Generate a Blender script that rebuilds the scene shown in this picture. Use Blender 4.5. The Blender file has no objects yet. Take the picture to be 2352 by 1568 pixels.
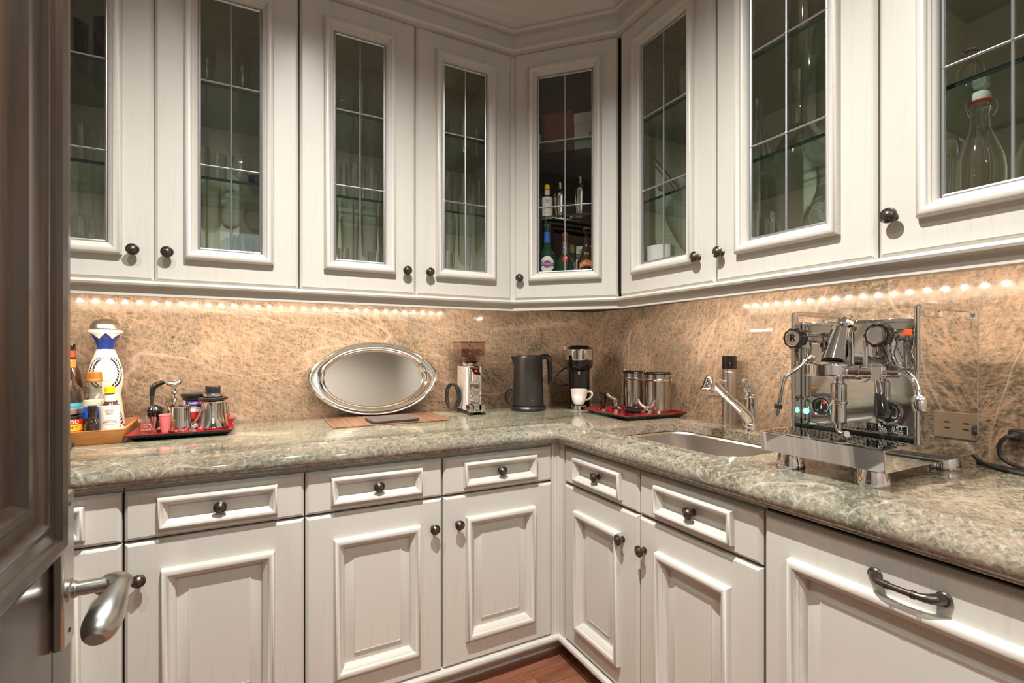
import bpy, bmesh, math, random
from mathutils import Matrix, Vector
PI = math.pi
R = math.radians
random.seed(7)
S = bpy.context.scene
COL = S.collection

# ------------------------------------------------------------------ camera, world, lights, exposure
cam = bpy.data.objects.new('camera', bpy.data.cameras.new('camera'))
COL.objects.link(cam)
cam.location = (-1.6708, -2.2315, 1.1934)
cam.rotation_euler = (R(90), 0, R(-27.553))
cam.data.sensor_width = 36.0
cam.data.lens = 1124.37 / 2352 * 36
cam.data.shift_y = 19 / 2352
cam.data.clip_start = 0.02
cam.data.dof.use_dof = True
cam.data.dof.focus_distance = 1.9
cam.data.dof.aperture_fstop = 9.0
S.camera = cam

wd = bpy.data.worlds.new('world')
S.world = wd
wd.use_nodes = True
wd.node_tree.nodes['Background'].inputs[0].default_value = (0.72, 0.85, 1.0, 1)
wd.node_tree.nodes['Background'].inputs[1].default_value = 2.2


def lamp(name, kind, loc, energy, color, **k):
    l = bpy.data.lights.new(name, kind)
    l.energy = energy
    l.color = color
    for a, b in k.items():
        setattr(l, a, b)
    o = bpy.data.objects.new(name, l)
    COL.objects.link(o)
    o.location = loc
    return o


SOFT = (1.0, 0.965, 0.92)
lamp('downlight_lamp', 'SPOT', (-1.46, -1.54, 2.83), 345, SOFT, spot_size=R(131), spot_blend=1.0, shadow_soft_size=0.010)
lamp('downlight_lamp', 'SPOT', (-2.05, -1.50, 2.83), 60, SOFT, spot_size=R(131), spot_blend=1.0, shadow_soft_size=0.010)
lamp('hall_fill_spot', 'SPOT', (-0.95, -3.50, 2.82), 95, SOFT, spot_size=R(140), spot_blend=0.8, shadow_soft_size=0.04)  # added fill light behind the camera, brightens reflections and lower cabinets
lamp('hall_fill_spot', 'SPOT', (-1.95, -3.50, 2.82), 95, SOFT, spot_size=R(140), spot_blend=0.8, shadow_soft_size=0.04)  # second added fill light, no fixture stands here

S.view_settings.view_transform = 'Standard'
S.view_settings.look = 'None'
S.view_settings.exposure = -0.05
S.view_settings.gamma = 1.0
S.view_settings.use_curve_mapping = False
S.cycles.max_bounces = 8
S.cycles.use_adaptive_sampling = True
S.cycles.adaptive_threshold = 0.02
S.cycles.transparent_max_bounces = 32
S.cycles.glossy_bounces = 6
S.cycles.transmission_bounces = 6
S.cycles.diffuse_bounces = 3
S.cycles.caustics_reflective = False
S.cycles.caustics_refractive = False
S.cycles.sample_clamp_indirect = 16.0
S.cycles.use_denoising = True


# ------------------------------------------------------------------ materials
def srgb(r, g, b):
    f = lambda c: c / 12.92 if c <= 0.04045 else ((c + 0.055) / 1.055) ** 2.4
    return (f(r / 255), f(g / 255), f(b / 255), 1)


class NT:
    def __init__(s, name):
        s.m = bpy.data.materials.new(name)
        s.m.use_nodes = True
        s.t = s.m.node_tree
        s.p = s.t.nodes['Principled BSDF']
        s.out = s.t.nodes['Material Output']

    def n(s, kind, **k):
        x = s.t.nodes.new(kind)
        for a, b in k.items():
            if a.startswith('i_'):
                x.inputs[a[2:].replace('_', ' ')].default_value = b
            else:
                setattr(x, a, b)
        return x

    def l(s, a, b):
        s.t.links.new(a, b)

    def coords(s, scale=(1, 1, 1), rot=(0, 0, 0), which='Object', loc=(0, 0, 0)):
        tc = s.n('ShaderNodeTexCoord')
        mp = s.n('ShaderNodeMapping')
        mp.inputs['Scale'].default_value = scale
        mp.inputs['Rotation'].default_value = rot
        mp.inputs['Location'].default_value = loc
        s.l(tc.outputs[which], mp.inputs['Vector'])
        return mp.outputs[0]

    def noise(s, vec, scale, detail=4, rough=0.55, dist=0.0):
        x = s.n('ShaderNodeTexNoise')
        x.inputs['Scale'].default_value = scale
        x.inputs['Detail'].default_value = detail
        x.inputs['Roughness'].default_value = rough
        x.inputs['Distortion'].default_value = dist
        s.l(vec, x.inputs['Vector'])
        return x.outputs['Fac']

    def ramp(s, fac, stops):
        x = s.n('ShaderNodeValToRGB')
        e = x.color_ramp.elements
        while len(e) < len(stops):
            e.new(0.5)
        for i, (p, c) in enumerate(stops):
            e[i].position = p
            e[i].color = c if len(c) == 4 else (*c, 1)
        s.l(fac, x.inputs[0])
        return x.outputs[0]

    def mix(s, fac, a, b, mode='MIX'):
        x = s.n('ShaderNodeMix', data_type='RGBA', blend_type=mode)
        for src, i in ((fac, 0), (a, 6), (b, 7)):
            if hasattr(src, 'type') and hasattr(src, 'is_linked'):
                s.l(src, x.inputs[i])
            else:
                x.inputs[i].default_value = src
        return x.outputs[2]

    def math(s, op, a, b=0.0):
        x = s.n('ShaderNodeMath', operation=op)
        for src, i in ((a, 0), (b, 1)):
            if hasattr(src, 'is_linked'):
                s.l(src, x.inputs[i])
            else:
                x.inputs[i].default_value = src
        return x.outputs[0]

    def bump(s, h, strength=0.2, dist=0.001):
        x = s.n('ShaderNodeBump')
        x.inputs['Strength'].default_value = strength
        x.inputs['Distance'].default_value = dist
        s.l(h, x.inputs['Height'])
        s.l(x.outputs[0], s.p.inputs['Normal'])

    def set(s, **k):
        for a, b in k.items():
            s.p.inputs[a.replace('_', ' ')].default_value = b
        return s


def plain(name, col, rough=0.4, metal=0.0, coat=0.0, vary=0.0, scale=40, emit=0.0, spec=0.5):
    t = NT(name)
    t.set(Base_Color=col, Roughness=rough, Metallic=metal, Coat_Weight=coat, Specular_IOR_Level=spec)
    if vary:
        f = t.noise(t.coords(), scale, 5, 0.6)
        d = tuple(c * (1 - vary) for c in col[:3]) + (1,)
        t.l(t.ramp(f, [(0.35, d), (0.65, col)]), t.p.inputs['Base Color'])
    if emit:
        t.set(Emission_Color=col, Emission_Strength=emit)
    return t.m


def thin_glass(name, tint, refl=1.0, rough=0.0, base=0.0, power=4.0):
    t = NT(name)
    t.t.nodes.remove(t.p)
    tr = t.n('ShaderNodeBsdfTransparent')
    tr.inputs[0].default_value = tint
    gl = t.n('ShaderNodeBsdfGlossy')
    gl.inputs['Roughness'].default_value = rough
    gl.inputs[0].default_value = (1, 1, 1, 1)
    fr = t.n('ShaderNodeLayerWeight')
    fr.inputs['Blend'].default_value = 0.5
    f = t.math('ADD', t.math('MULTIPLY', t.math('POWER', fr.outputs['Facing'], power), 0.9), 0.04)
    f = t.math('MINIMUM', t.math('ADD', t.math('MULTIPLY', f, refl), base), 1.0)
    mx = t.n('ShaderNodeMixShader')
    t.l(f, mx.inputs[0])
    t.l(tr.outputs[0], mx.inputs[1])
    t.l(gl.outputs[0], mx.inputs[2])
    t.l(mx.outputs[0], t.out.inputs[0])
    return t.m


def paint(name, col, dark, grain_rot=0):
    t = NT(name)
    sc = (60, 60, 3.2) if not grain_rot else (3.2, 60, 60)
    v = t.coords(sc)
    g = t.noise(v, 1.6, 6, 0.65, 0.5)
    big = t.noise(t.coords((9, 9, 4)), 1.0, 3, 0.5)
    m = t.math('MULTIPLY', t.math('SUBTRACT', g, 0.52), 2.4)
    m = t.math('MULTIPLY', m, t.math('MULTIPLY', t.math('SUBTRACT', big, 0.38), 4.0))
    x = t.n('ShaderNodeClamp')
    t.l(m, x.inputs[0])
    t.l(t.mix(t.math('MULTIPLY', x.outputs[0], 0.75), col, dark), t.p.inputs['Base Color'])
    t.set(Roughness=0.38, Coat_Weight=0.06, Coat_Roughness=0.2)
    t.bump(t.math('ADD', g, t.math('MULTIPLY', t.noise(t.coords(), 260, 2), 0.5)), 0.12, 0.0010)
    return t.m


def granite(name, light, mid, dark, vein, pale, blush, rough=0.07, vein_amt=1.0, rot=0.5, seed=0.0, blush_amt=0.6, plane='xz'):
    t = NT(name)
    v = t.coords((1, 1, 1), (0, 0, 0), loc=(seed, seed * 1.7, seed * .6))
    warp = t.n('ShaderNodeTexNoise')
    warp.inputs['Scale'].default_value = 2.2
    warp.inputs['Detail'].default_value = 3
    t.l(v, warp.inputs['Vector'])
    wv = t.n('ShaderNodeMix', data_type='VECTOR')
    wv.inputs[0].default_value = 0.10
    t.l(v, wv.inputs[4])
    t.l(warp.outputs['Color'], wv.inputs[5])
    wv = wv.outputs[1]

    def frame(a, stretch, off=0.0):
        q = t.n('ShaderNodeMapping')
        q.inputs['Rotation'].default_value = {'xz': (0, a, 0), 'yz': (a, 0, 0), 'xy': (0, 0, a)}[plane]
        q.inputs['Location'].default_value = (off, off * 2, off * 3)
        t.l(wv, q.inputs['Vector'])
        z = t.n('ShaderNodeMapping')
        z.inputs['Scale'].default_value = (1, stretch, 1) if plane == 'yz' else (stretch, 1, 1)
        t.l(q.outputs[0], z.inputs['Vector'])
        return z.outputs[0]
    big = t.noise(frame(rot, .6), 4.0, 5, 0.6)
    c = t.ramp(big, [(0.36, dark), (0.47, mid), (0.55, mid), (0.68, light)])
    bl = t.noise(frame(rot * .5, .5, 9.3), 2.3, 3, 0.5)
    c = t.mix(t.math('MULTIPLY', t.ramp(bl, [(0.44, (0, 0, 0)), (0.62, (1, 1, 1))]), blush_amt), c, blush)
    # grain
    g1 = t.noise(frame(rot + .5, .45, 1.1), 110, 5, 0.75)
    g2 = t.noise(frame(rot - .9, .45, 4.1), 130, 5, 0.75)
    c = t.mix(t.math('MULTIPLY', t.ramp(g1, [(0.38, (1, 1, 1)), (0.53, (0, 0, 0))]), 0.75), c, dark)
    c = t.mix(t.math('MULTIPLY', t.ramp(g2, [(0.50, (0, 0, 0)), (0.64, (1, 1, 1))]), 0.65), c, light)

    def ridge(a, stretch, scale, width, off, detail=2):
        n = t.noise(frame(a, stretch, off), scale, detail, 0.6, 0.0)
        return t.ramp(t.math('ABSOLUTE', t.math('SUBTRACT', n, 0.5)), [(0.0, (1, 1, 1)), (width, (0, 0, 0))])
    gate = t.ramp(t.noise(v, 4.5, 4), [(0.40, (0.30, 0.30, 0.30)), (0.62, (1, 1, 1))])
    for a, st, sc, wd_, off, amt in ((rot, .13, 24, .030, 3.1, .75), (rot + .35, .12, 44, .040, 7.7, .65), (rot - .55, .14, 30, .026, 1.7, .65), (rot - 1.0, .13, 52, .035, 5.9, .60), (rot + 1.1, .16, 38, .022, 8.8, .55)):
        k = t.math('MULTIPLY', t.math('MULTIPLY', ridge(a, st, sc, wd_, off), gate), amt * vein_amt)
        c = t.mix(k, c, vein)
    c = t.mix(t.math('MULTIPLY', ridge(rot + .5, .22, 5.0, .006, 5.3, 1), 0.40), c, pale)
    sp = t.noise(frame(rot, .5, 2.2), 130, 3, 0.6)
    gt = t.ramp(t.noise(v, 5.0, 3), [(0.54, (0, 0, 0)), (0.63, (1, 1, 1))])
    k = t.math('MULTIPLY', t.ramp(sp, [(0.60, (0, 0, 0)), (0.66, (1, 1, 1))]), gt)
    c = t.mix(t.math('MULTIPLY', k, 0.85), c, srgb(44, 50, 46))
    t.l(c, t.p.inputs['Base Color'])
    t.set(Roughness=rough, Specular_IOR_Level=0.6)
    return t.m


def wood(name, a, b, scale, rough, coat=0.0, axis=0, bump=0.1):
    t = NT(name)
    sc = [scale * 9, scale * 9, scale * 9]
    sc[axis] = scale * 0.7
    oi = t.n('ShaderNodeObjectInfo')
    v = t.coords(tuple(sc))
    ad = t.n('ShaderNodeVectorMath', operation='ADD')
    t.l(v, ad.inputs[0])
    sc2 = t.n('ShaderNodeVectorMath', operation='SCALE')
    sc2.inputs[0].default_value = (37, 19, 53)
    t.l(oi.outputs['Random'], sc2.inputs['Scale'])
    t.l(sc2.outputs[0], ad.inputs[1])
    f = t.noise(ad.outputs[0], 1.0, 6, 0.65, 0.8)
    c = t.ramp(f, [(0.3, a), (0.7, b)])
    h = t.n('ShaderNodeHueSaturation')
    t.l(c, h.inputs['Color'])
    t.l(t.math('ADD', t.math('MULTIPLY', oi.outputs['Random'], 0.5), 0.75), h.inputs['Value'])
    t.l(h.outputs[0], t.p.inputs['Base Color'])
    t.set(Roughness=rough, Coat_Weight=coat, Coat_Roughness=0.15)
    t.bump(f, bump, 0.0008)
    return t.m


def brushed(name, col, rough, axis=2, amt=0.08):
    t = NT(name)
    sc = [400, 400, 400]
    sc[axis] = 3
    f = t.noise(t.coords(tuple(sc)), 1.0, 3)
    t.set(Base_Color=col, Metallic=1.0)
    t.l(t.math('ADD', t.math('MULTIPLY', f, amt), rough), t.p.inputs['Roughness'])
    t.bump(f, 0.03, 0.0003)
    return t.m


M = {}
M['paint'] = paint('cabinet_paint', (0.630, 0.606, 0.548, 1), (0.44, 0.425, 0.385, 1))
M['paint_h'] = paint('cabinet_paint_cross_grain', (0.630, 0.606, 0.548, 1), (0.44, 0.425, 0.385, 1), 1)
M['paint_in'] = plain('cabinet_interior_paint', (0.86, 0.80, 0.67, 1), 0.6, vary=0.06, scale=6)
M['shaded_in'] = plain('shaded_cabinet_interior', (0.045, 0.040, 0.034, 1), 0.6, vary=0.1)  # cream interior coloured near-black to stand for shade in the corner cabinet
M['shadow_gap'] = plain('carcass_gap_shade', (0.16, 0.145, 0.12, 1), 0.7, vary=0.1)  # carcass coloured dark so the door gaps read as shade
M['wall'] = plain('wall_paint', (0.68, 0.63, 0.56, 1), 0.8, vary=0.04, scale=8)
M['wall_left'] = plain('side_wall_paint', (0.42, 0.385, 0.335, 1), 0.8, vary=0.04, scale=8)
M['ceiling'] = plain('ceiling_paint', (0.82, 0.79, 0.75, 1), 0.85, vary=0.03, scale=8)
SPL = (srgb(188, 170, 150), srgb(150, 134, 117), srgb(88, 86, 74), srgb(212, 180, 152), srgb(220, 206, 192), srgb(166, 138, 116), 0.06, 0.70)
M['splash'] = granite('backsplash_granite', *SPL, -0.62, 0.0, .5, 'xz')
M['splash_r'] = granite('backsplash_granite_right', *SPL, 0.9, 1.3, .5, 'yz')
M['stone'] = granite('countertop_granite', srgb(178, 175, 160), srgb(126, 126, 110), srgb(62, 71, 58), srgb(186, 172, 150), srgb(198, 192, 178), srgb(146, 118, 100), 0.05, 0.34, 0.2, 2.3, .45, 'xy')
M['pane'] = thin_glass('cabinet_pane_glass', (0.955, 0.97, 0.95, 1), 1.0)
M['shelf'] = thin_glass('green_shelf_glass', (0.80, 0.89, 0.84, 1), 0.9)
M['shelf_edge'] = plain('shelf_glass_edge', (0.005, 0.022, 0.018, 1), 0.15)
M['glass'] = thin_glass('clear_glassware', (0.970, 0.980, 0.975, 1), 2.2, 0.03, 0.03, 3.0)
M['glass_blue'] = thin_glass('cobalt_glassware', (0.10, 0.20, 0.52, 1), 1.2, 0.02)
M['glass_navy'] = thin_glass('navy_glassware', (0.07, 0.15, 0.44, 1), 1.6, 0.05, 0.03)
M['glass_green'] = plain('green_bottle_glass', (0.006, 0.05, 0.022, 1), 0.05, coat=1.0)
M['glass_dark'] = plain('dark_bottle_glass', (0.018, 0.010, 0.007, 1), 0.05, coat=1.0)
M['glass_brown'] = plain('brown_bottle_glass', (0.07, 0.022, 0.008, 1), 0.06, coat=1.0)
M['smoke'] = thin_glass('smoked_hopper_plastic', (0.80, 0.68, 0.64, 1), 1.2)
M['liquor'] = thin_glass('clear_spirit_bottle', (0.84, 0.86, 0.80, 1), 1.8, 0.02, 0.015)
M['lead'] = brushed('lead_came', (0.50, 0.51, 0.54, 1), 0.32)
M['bronze'] = brushed('aged_bronze', (0.115, 0.095, 0.080, 1), 0.30)
M['bronze'].node_tree.nodes['Principled BSDF'].inputs['Metallic'].default_value = 0.85
M['nickel'] = brushed('worn_nickel', (0.56, 0.54, 0.50, 1), 0.26)
M['chrome'] = plain('chrome', (0.82, 0.82, 0.83, 1), 0.035, 1.0)
M['mirror_steel'] = plain('polished_steel', (0.74, 0.73, 0.71, 1), 0.03, 1.0)
M['steel'] = brushed('brushed_steel', (0.62, 0.58, 0.54, 1), 0.24, 2)
M['canister'] = brushed('canister_steel', (0.66, 0.62, 0.58, 1), 0.10, 2, 0.12)
M['sink'] = brushed('sink_steel', (0.56, 0.53, 0.50, 1), 0.26, 0)
M['silver'] = plain('silver_plate', (0.86, 0.84, 0.80, 1), 0.07, 1.0)
M['silver_flat'] = brushed('silver_flat', (0.84, 0.82, 0.79, 1), 0.07, 0, 0.06)
M['black'] = plain('black_plastic', (0.012, 0.012, 0.013, 1), 0.32)
M['black_gloss'] = plain('gloss_black', (0.008, 0.008, 0.009, 1), 0.08, coat=0.6)
M['rubber'] = plain('black_rubber', (0.018, 0.017, 0.016, 1), 0.55)
M['kettle'] = brushed('matt_black_kettle', (0.045, 0.042, 0.040, 1), 0.34)
M['kettle'].node_tree.nodes['Principled BSDF'].inputs['Metallic'].default_value = 0.6
M['slab'] = plain('dark_slate_slab', (0.055, 0.048, 0.047, 1), 0.45, vary=0.2, scale=30)
M['cloth'] = plain('black_knit_cloth', (0.022, 0.023, 0.027, 1), 0.95, vary=0.6, scale=300)
M['porcelain'] = plain('white_porcelain', (0.86, 0.84, 0.82, 1), 0.12, coat=0.4)
M['decanter'] = plain('white_glazed_ceramic', (0.86, 0.82, 0.76, 1), 0.12, coat=0.6)
M['cobalt'] = plain('cobalt_glaze', (0.015, 0.045, 0.30, 1), 0.1, coat=0.6, vary=0.5, scale=60)
M['navy_ink'] = plain('navy_painted_leaf', (0.020, 0.025, 0.075, 1), 0.2, coat=0.4)
M['bamboo'] = wood('bamboo_wood', srgb(186, 118, 52), srgb(226, 160, 88), 9, 0.38, 0.2, 0)
M['mat_wood'] = wood('brown_bamboo_slat', srgb(100, 72, 52), srgb(136, 102, 78), 20, 0.5, 0.1, 1)
M['lacquer'] = plain('black_lacquer', (0.006, 0.005, 0.006, 1), 0.12, coat=1.0)
M['lacquer_red'] = plain('red_lacquer', (0.26, 0.004, 0.010, 1), 0.14, coat=0.8)
M['door'] = wood('dark_stained_door_wood', (0.026, 0.016, 0.011, 1), (0.060, 0.038, 0.026, 1), 3.0, 0.26, 0.35, 2, 0.06)
M['plank'] = wood('jatoba_plank', srgb(116, 70, 50), srgb(166, 112, 86), 2.2, 0.28, 0.3, 0, 0.05)
M['slab_floor'] = plain('floor_joint', (0.05, 0.022, 0.013, 1), 0.5, vary=0.2)
M['white'] = plain('white_card', (0.80, 0.80, 0.79, 1), 0.5)
M['cream_label'] = plain('cream_paper_label', (0.80, 0.74, 0.68, 1), 0.6, vary=0.05)
M['ink'] = plain('black_print', (0.02, 0.018, 0.02, 1), 0.6)
M['grey_ink'] = plain('grey_print', (0.33, 0.31, 0.31, 1), 0.6)
M['white_ink'] = plain('white_print', (0.85, 0.85, 0.84, 1), 0.6)
M['yellow'] = plain('yellow_plastic_cap', (0.86, 0.56, 0.0, 1), 0.35)
M['yellow_label'] = plain('yellow_paper', (0.88, 0.55, 0.03, 1), 0.5)
M['red_label'] = plain('red_paper', (0.62, 0.03, 0.02, 1), 0.5)
M['orange_cap'] = plain('orange_cap', (0.70, 0.27, 0.04, 1), 0.45, vary=0.2)
M['amber_cap'] = plain('amber_cork_cap', (0.50, 0.22, 0.04, 1), 0.45, vary=0.3)
M['blue_label'] = plain('blue_paper', (0.02, 0.12, 0.52, 1), 0.5)
M['cyan_label'] = plain('turquoise_paper', (0.08, 0.42, 0.58, 1), 0.5)
M['purple'] = plain('purple_wrap', (0.05, 0.02, 0.14, 1), 0.3)
M['pink'] = plain('pink_paper', (0.78, 0.22, 0.22, 1), 0.5)
M['red_plastic'] = plain('red_plastic', (0.62, 0.015, 0.02, 1), 0.2, coat=0.4)
M['red_box'] = plain('maroon_box_card', (0.20, 0.045, 0.045, 1), 0.45)
M['box_bottom'] = plain('black_box_underside', (0.008, 0.008, 0.008, 1), 0.6)
M['green_cap'] = plain('green_foil_cap', (0.01, 0.22, 0.13, 1), 0.25, metal=0.4)
M['copper_foil'] = plain('red_brown_cap', (0.42, 0.08, 0.035, 1), 0.35)
M['orange_ink'] = plain('orange_band', (0.62, 0.11, 0.015, 1), 0.45)
M['gold'] = plain('gold_print', (0.75, 0.55, 0.18, 1), 0.3, metal=0.6)
M['lightgrey'] = plain('light_grey_enamel', (0.62, 0.58, 0.56, 1), 0.35)
M['led'] = plain('led_chip', (1.0, 0.82, 0.66, 1), 0.4, emit=3100.0)
M['led_tape'] = plain('led_tape', (0.75, 0.72, 0.66, 1), 0.5)
M['lamp_glow'] = plain('green_pilot_lamp', (0.10, 1.0, 0.55, 1), 0.2, emit=6.0)
M['red_glow'] = plain('red_status_dot', (1.0, 0.02, 0.05, 1), 0.3, emit=2.0)
M['outlet'] = plain('beige_outlet_plate', (0.26, 0.20, 0.14, 1), 0.4)
M['orange_tag'] = plain('orange_tag', (0.80, 0.10, 0.02, 1), 0.4)
M['beans'] = plain('coffee_beans', (0.16, 0.05, 0.03, 1), 0.45, vary=0.6, scale=160)
M['window_frame'] = plain('window_frame_paint', (0.10, 0.065, 0.04, 1), 0.4)


# ------------------------------------------------------------------ mesh helpers
class MB:
    def __init__(s):
        s.v, s.f = [], []

    def add(s, vs, fs, m=None):
        o = len(s.v)
        if m is not None:
            vs = [m @ Vector(p) for p in vs]
        s.v += [tuple(p) for p in vs]
        s.f += [tuple(i + o for i in f) for f in fs]
        return s

    def box(s, x0, y0, z0, x1, y1, z1, m=None):
        vs = [(x, y, z) for z in (z0, z1) for y in (y0, y1) for x in (x0, x1)]
        return s.add(vs, [(0, 2, 3, 1), (4, 5, 7, 6), (0, 1, 5, 4), (2, 6, 7, 3), (0, 4, 6, 2), (1, 3, 7, 5)], m)

    def taper(s, z0, z1, b, t, m=None):
        """frustum box: b, t = (x0, y0, x1, y1) at z0 and z1"""
        vs = [(x, y, z0) for y in (b[1], b[3]) for x in (b[0], b[2])] + [(x, y, z1) for y in (t[1], t[3]) for x in (t[0], t[2])]
        return s.add(vs, [(0, 2, 3, 1), (4, 5, 7, 6), (0, 1, 5, 4), (2, 6, 7, 3), (0, 4, 6, 2), (1, 3, 7, 5)], m)

    def lathe(s, prof, n=28, m=None, a0=0.0, a1=2 * PI):
        # support loops keep the shading flat along long straight walls next to a crease
        P, out = list(prof), [prof[0]]
        for i in range(len(P) - 1):
            (r0, z0), (r1, z1) = P[i], P[i + 1]
            L = math.hypot(r1 - r0, z1 - z0)
            if L > .012:
                def turn(a, b, c):
                    u, v = (b[0] - a[0], b[1] - a[1]), (c[0] - b[0], c[1] - b[1])
                    return abs(math.atan2(u[0] * v[1] - u[1] * v[0], u[0] * v[0] + u[1] * v[1]))
                k = min(.0025, .15 * L) / L
                if i > 0 and turn(P[i - 1], P[i], P[i + 1]) > .3:
                    out.append((r0 + (r1 - r0) * k, z0 + (z1 - z0) * k))
                if i + 2 < len(P) and turn(P[i], P[i + 1], P[i + 2]) > .3:
                    out.append((r1 - (r1 - r0) * k, z1 - (z1 - z0) * k))
            out.append((r1, z1))
        prof = out
        full = abs(a1 - a0 - 2 * PI) < 1e-6
        vs, fs, rows = [], [], []
        k = n if full else n + 1
        for r, z in prof:
            if r < 1e-6 and full:
                rows.append([len(vs)])
                vs.append((0, 0, z))
            else:
                rows.append(list(range(len(vs), len(vs) + k)))
                for i in range(k):
                    a = a0 + (a1 - a0) * i / n
                    vs.append((r * math.cos(a), r * math.sin(a), z))
        for p, q in zip(rows, rows[1:]):
            for i in range(n):
                j = (i + 1) % k
                if len(p) == 1 and len(q) == 1:
                    continue
                if len(p) == 1:
                    fs.append((p[0], q[j], q[i]))
                elif len(q) == 1:
                    fs.append((p[i], p[j], q[0]))
                else:
                    fs.append((p[i], p[j], q[j], q[i]))
        return s.add(vs, fs, m)

    def cyl(s, p0, p1, r0, r1=None, n=20):
        r1 = r0 if r1 is None else r1
        p0, p1 = Vector(p0), Vector(p1)
        d = p1 - p0
        m = Matrix.Translation(p0) @ d.to_track_quat('Z', 'Y').to_matrix().to_4x4()
        L = d.length
        return s.lathe([(0, 0), (r0, 0), (r1, L), (0, L)], n, m)

    def turned(s, p0, d, prof, n=24):
        """lathe about an axis through p0 along d"""
        m = Matrix.Translation(Vector(p0)) @ Vector(d).to_track_quat('Z', 'Y').to_matrix().to_4x4()
        return s.lathe(prof, n, m)

    def tube(s, path, r, n=10, caps=True, smooth=0):
        P = [Vector(p) for p in path]
        rs = list(r) if hasattr(r, '__len__') else [r] * len(P)
        for _ in range(smooth):
            Q, q = [P[0]], [rs[0]]
            for a, b, ra, rb in zip(P, P[1:], rs, rs[1:]):
                Q += [a * .75 + b * .25, a * .25 + b * .75]
                q += [ra * .75 + rb * .25, ra * .25 + rb * .75]
            P, rs = Q + [P[-1]], q + [rs[-1]]
        up = Vector((0, 0, 1))
        t0 = (P[1] - P[0]).normalized()
        if abs(t0.dot(up)) > 0.95:
            up = Vector((1, 0, 0))
        u = t0.cross(up).normalized()
        vs, fs = [], []
        for i, p in enumerate(P):
            a = P[max(i - 1, 0)]
            b = P[min(i + 1, len(P) - 1)]
            t = (b - a).normalized()
            u = (u - t * u.dot(t)).normalized()
            w = t.cross(u)
            for j in range(n):
                c = 2 * PI * j / n
                vs.append(p + u * (rs[i] * math.cos(c)) + w * (rs[i] * math.sin(c)))
        for i in range(len(P) - 1):
            for j in range(n):
                k = (j + 1) % n
                fs.append((i * n + j, i * n + k, (i + 1) * n + k, (i + 1) * n + j))
        if caps:
            fs.append(tuple(range(n))[::-1])
            fs.append(tuple(range((len(P) - 1) * n, len(P) * n)))
        return s.add(vs, fs)

    def prism(s, poly, z0, z1, m=None):
        n = len(poly)
        vs = [(x, y, z0) for x, y in poly] + [(x, y, z1) for x, y in poly]
        fs = [tuple(range(n))[::-1], tuple(range(n, 2 * n))]
        fs += [(i, (i + 1) % n, n + (i + 1) % n, n + i) for i in range(n)]
        return s.add(vs, fs, m)

    def rings(s, w, h, prof, cap=False, m=None):
        """nested rectangles in the XZ plane facing -Y: prof = [(inset x, inset z, out)]"""
        vs, fs = [], []
        for ix, iz, o in prof:
            vs += [(ix, -o, iz), (w - ix, -o, iz), (w - ix, -o, h - iz), (ix, -o, h - iz)]
        for k in range(len(prof) - 1):
            for i in range(4):
                j = (i + 1) % 4
                fs.append((k * 4 + i, k * 4 + j, k * 4 + 4 + j, k * 4 + 4 + i))
        if cap:
            e = (len(prof) - 1) * 4
            fs.append((e, e + 1, e + 2, e + 3))
        return s.add(vs, fs, m)

    def sweep(s, path, prof, close=False):
        """profile (out, z) swept along a 2-D path with mitred corners; out points to the path's right"""
        n, k = len(path), len(prof)
        vs, fs = [], []
        P = [Vector(p) for p in path]
        for i, p in enumerate(P):
            ns = []
            if i > 0:
                d = (p - P[i - 1]).normalized()
                ns.append(Vector((d.y, -d.x)))
            if i < n - 1:
                d = (P[i + 1] - p).normalized()
                ns.append(Vector((d.y, -d.x)))
            if len(ns) == 2:
                b = (ns[0] + ns[1]).normalized()
                b = b / max(b.dot(ns[0]), 0.2)
            else:
                b = ns[0]
            for o, z in prof:
                vs.append((p.x + b.x * o, p.y + b.y * o, z))
        kk = k if close else k - 1
        for i in range(n - 1):
            for j in range(kk):
                a = (j + 1) % k
                fs.append((i * k + j, (i + 1) * k + j, (i + 1) * k + a, i * k + a))
        fs.append(tuple(range(k)))
        fs.append(tuple(range((n - 1) * k, n * k))[::-1])
        return s.add(vs, fs)

    def ball(s, c, r, n=14, sx=1, sy=1, sz=1):
        pr = [(r * math.sin(PI * i / 8), -r * math.cos(PI * i / 8)) for i in range(9)]
        pr[0] = (0, -r)
        pr[-1] = (0, r)
        return s.lathe(pr, n, Matrix.Translation(Vector(c)) @ Matrix.Diagonal((sx, sy, sz, 1)))


def obj(name, mb, mat, parent=None, loc=(0, 0, 0), rot=(0, 0, 0), smooth=True, bevel=0.0, seg=2, fix=True):
    me = bpy.data.meshes.new(name)
    me.from_pydata(mb.v, [], mb.f)
    if fix:
        b = bmesh.new()
        b.from_mesh(me)
        bmesh.ops.recalc_face_normals(b, faces=b.faces)
        b.to_mesh(me)
        b.free()
    me.materials.append(M[mat] if isinstance(mat, str) else mat)
    if smooth:
        me.polygons.foreach_set('use_smooth', [True] * len(me.polygons))
        me.set_sharp_from_angle(angle=R(38))
    o = bpy.data.objects.new(name, me)
    COL.objects.link(o)
    o.location = loc
    o.rotation_euler = rot
    if parent:
        o.parent = parent
    if bevel:
        bv = o.modifiers.new('bevel', 'BEVEL')
        bv.width = bevel
        bv.segments = seg
        bv.limit_method = 'ANGLE'
        bv.angle_limit = R(40)
    return o


def link_copy(o, parent, loc=None, rot=None):
    c = o.copy()
    COL.objects.link(c)
    c.parent = parent
    if loc is not None:
        c.location = loc
    if rot is not None:
        c.rotation_euler = rot
    return c


def tag(o, label, cat, group=None):
    o['label'] = label
    o['category'] = cat
    if group:
        o['group'] = group
    return o


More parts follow.
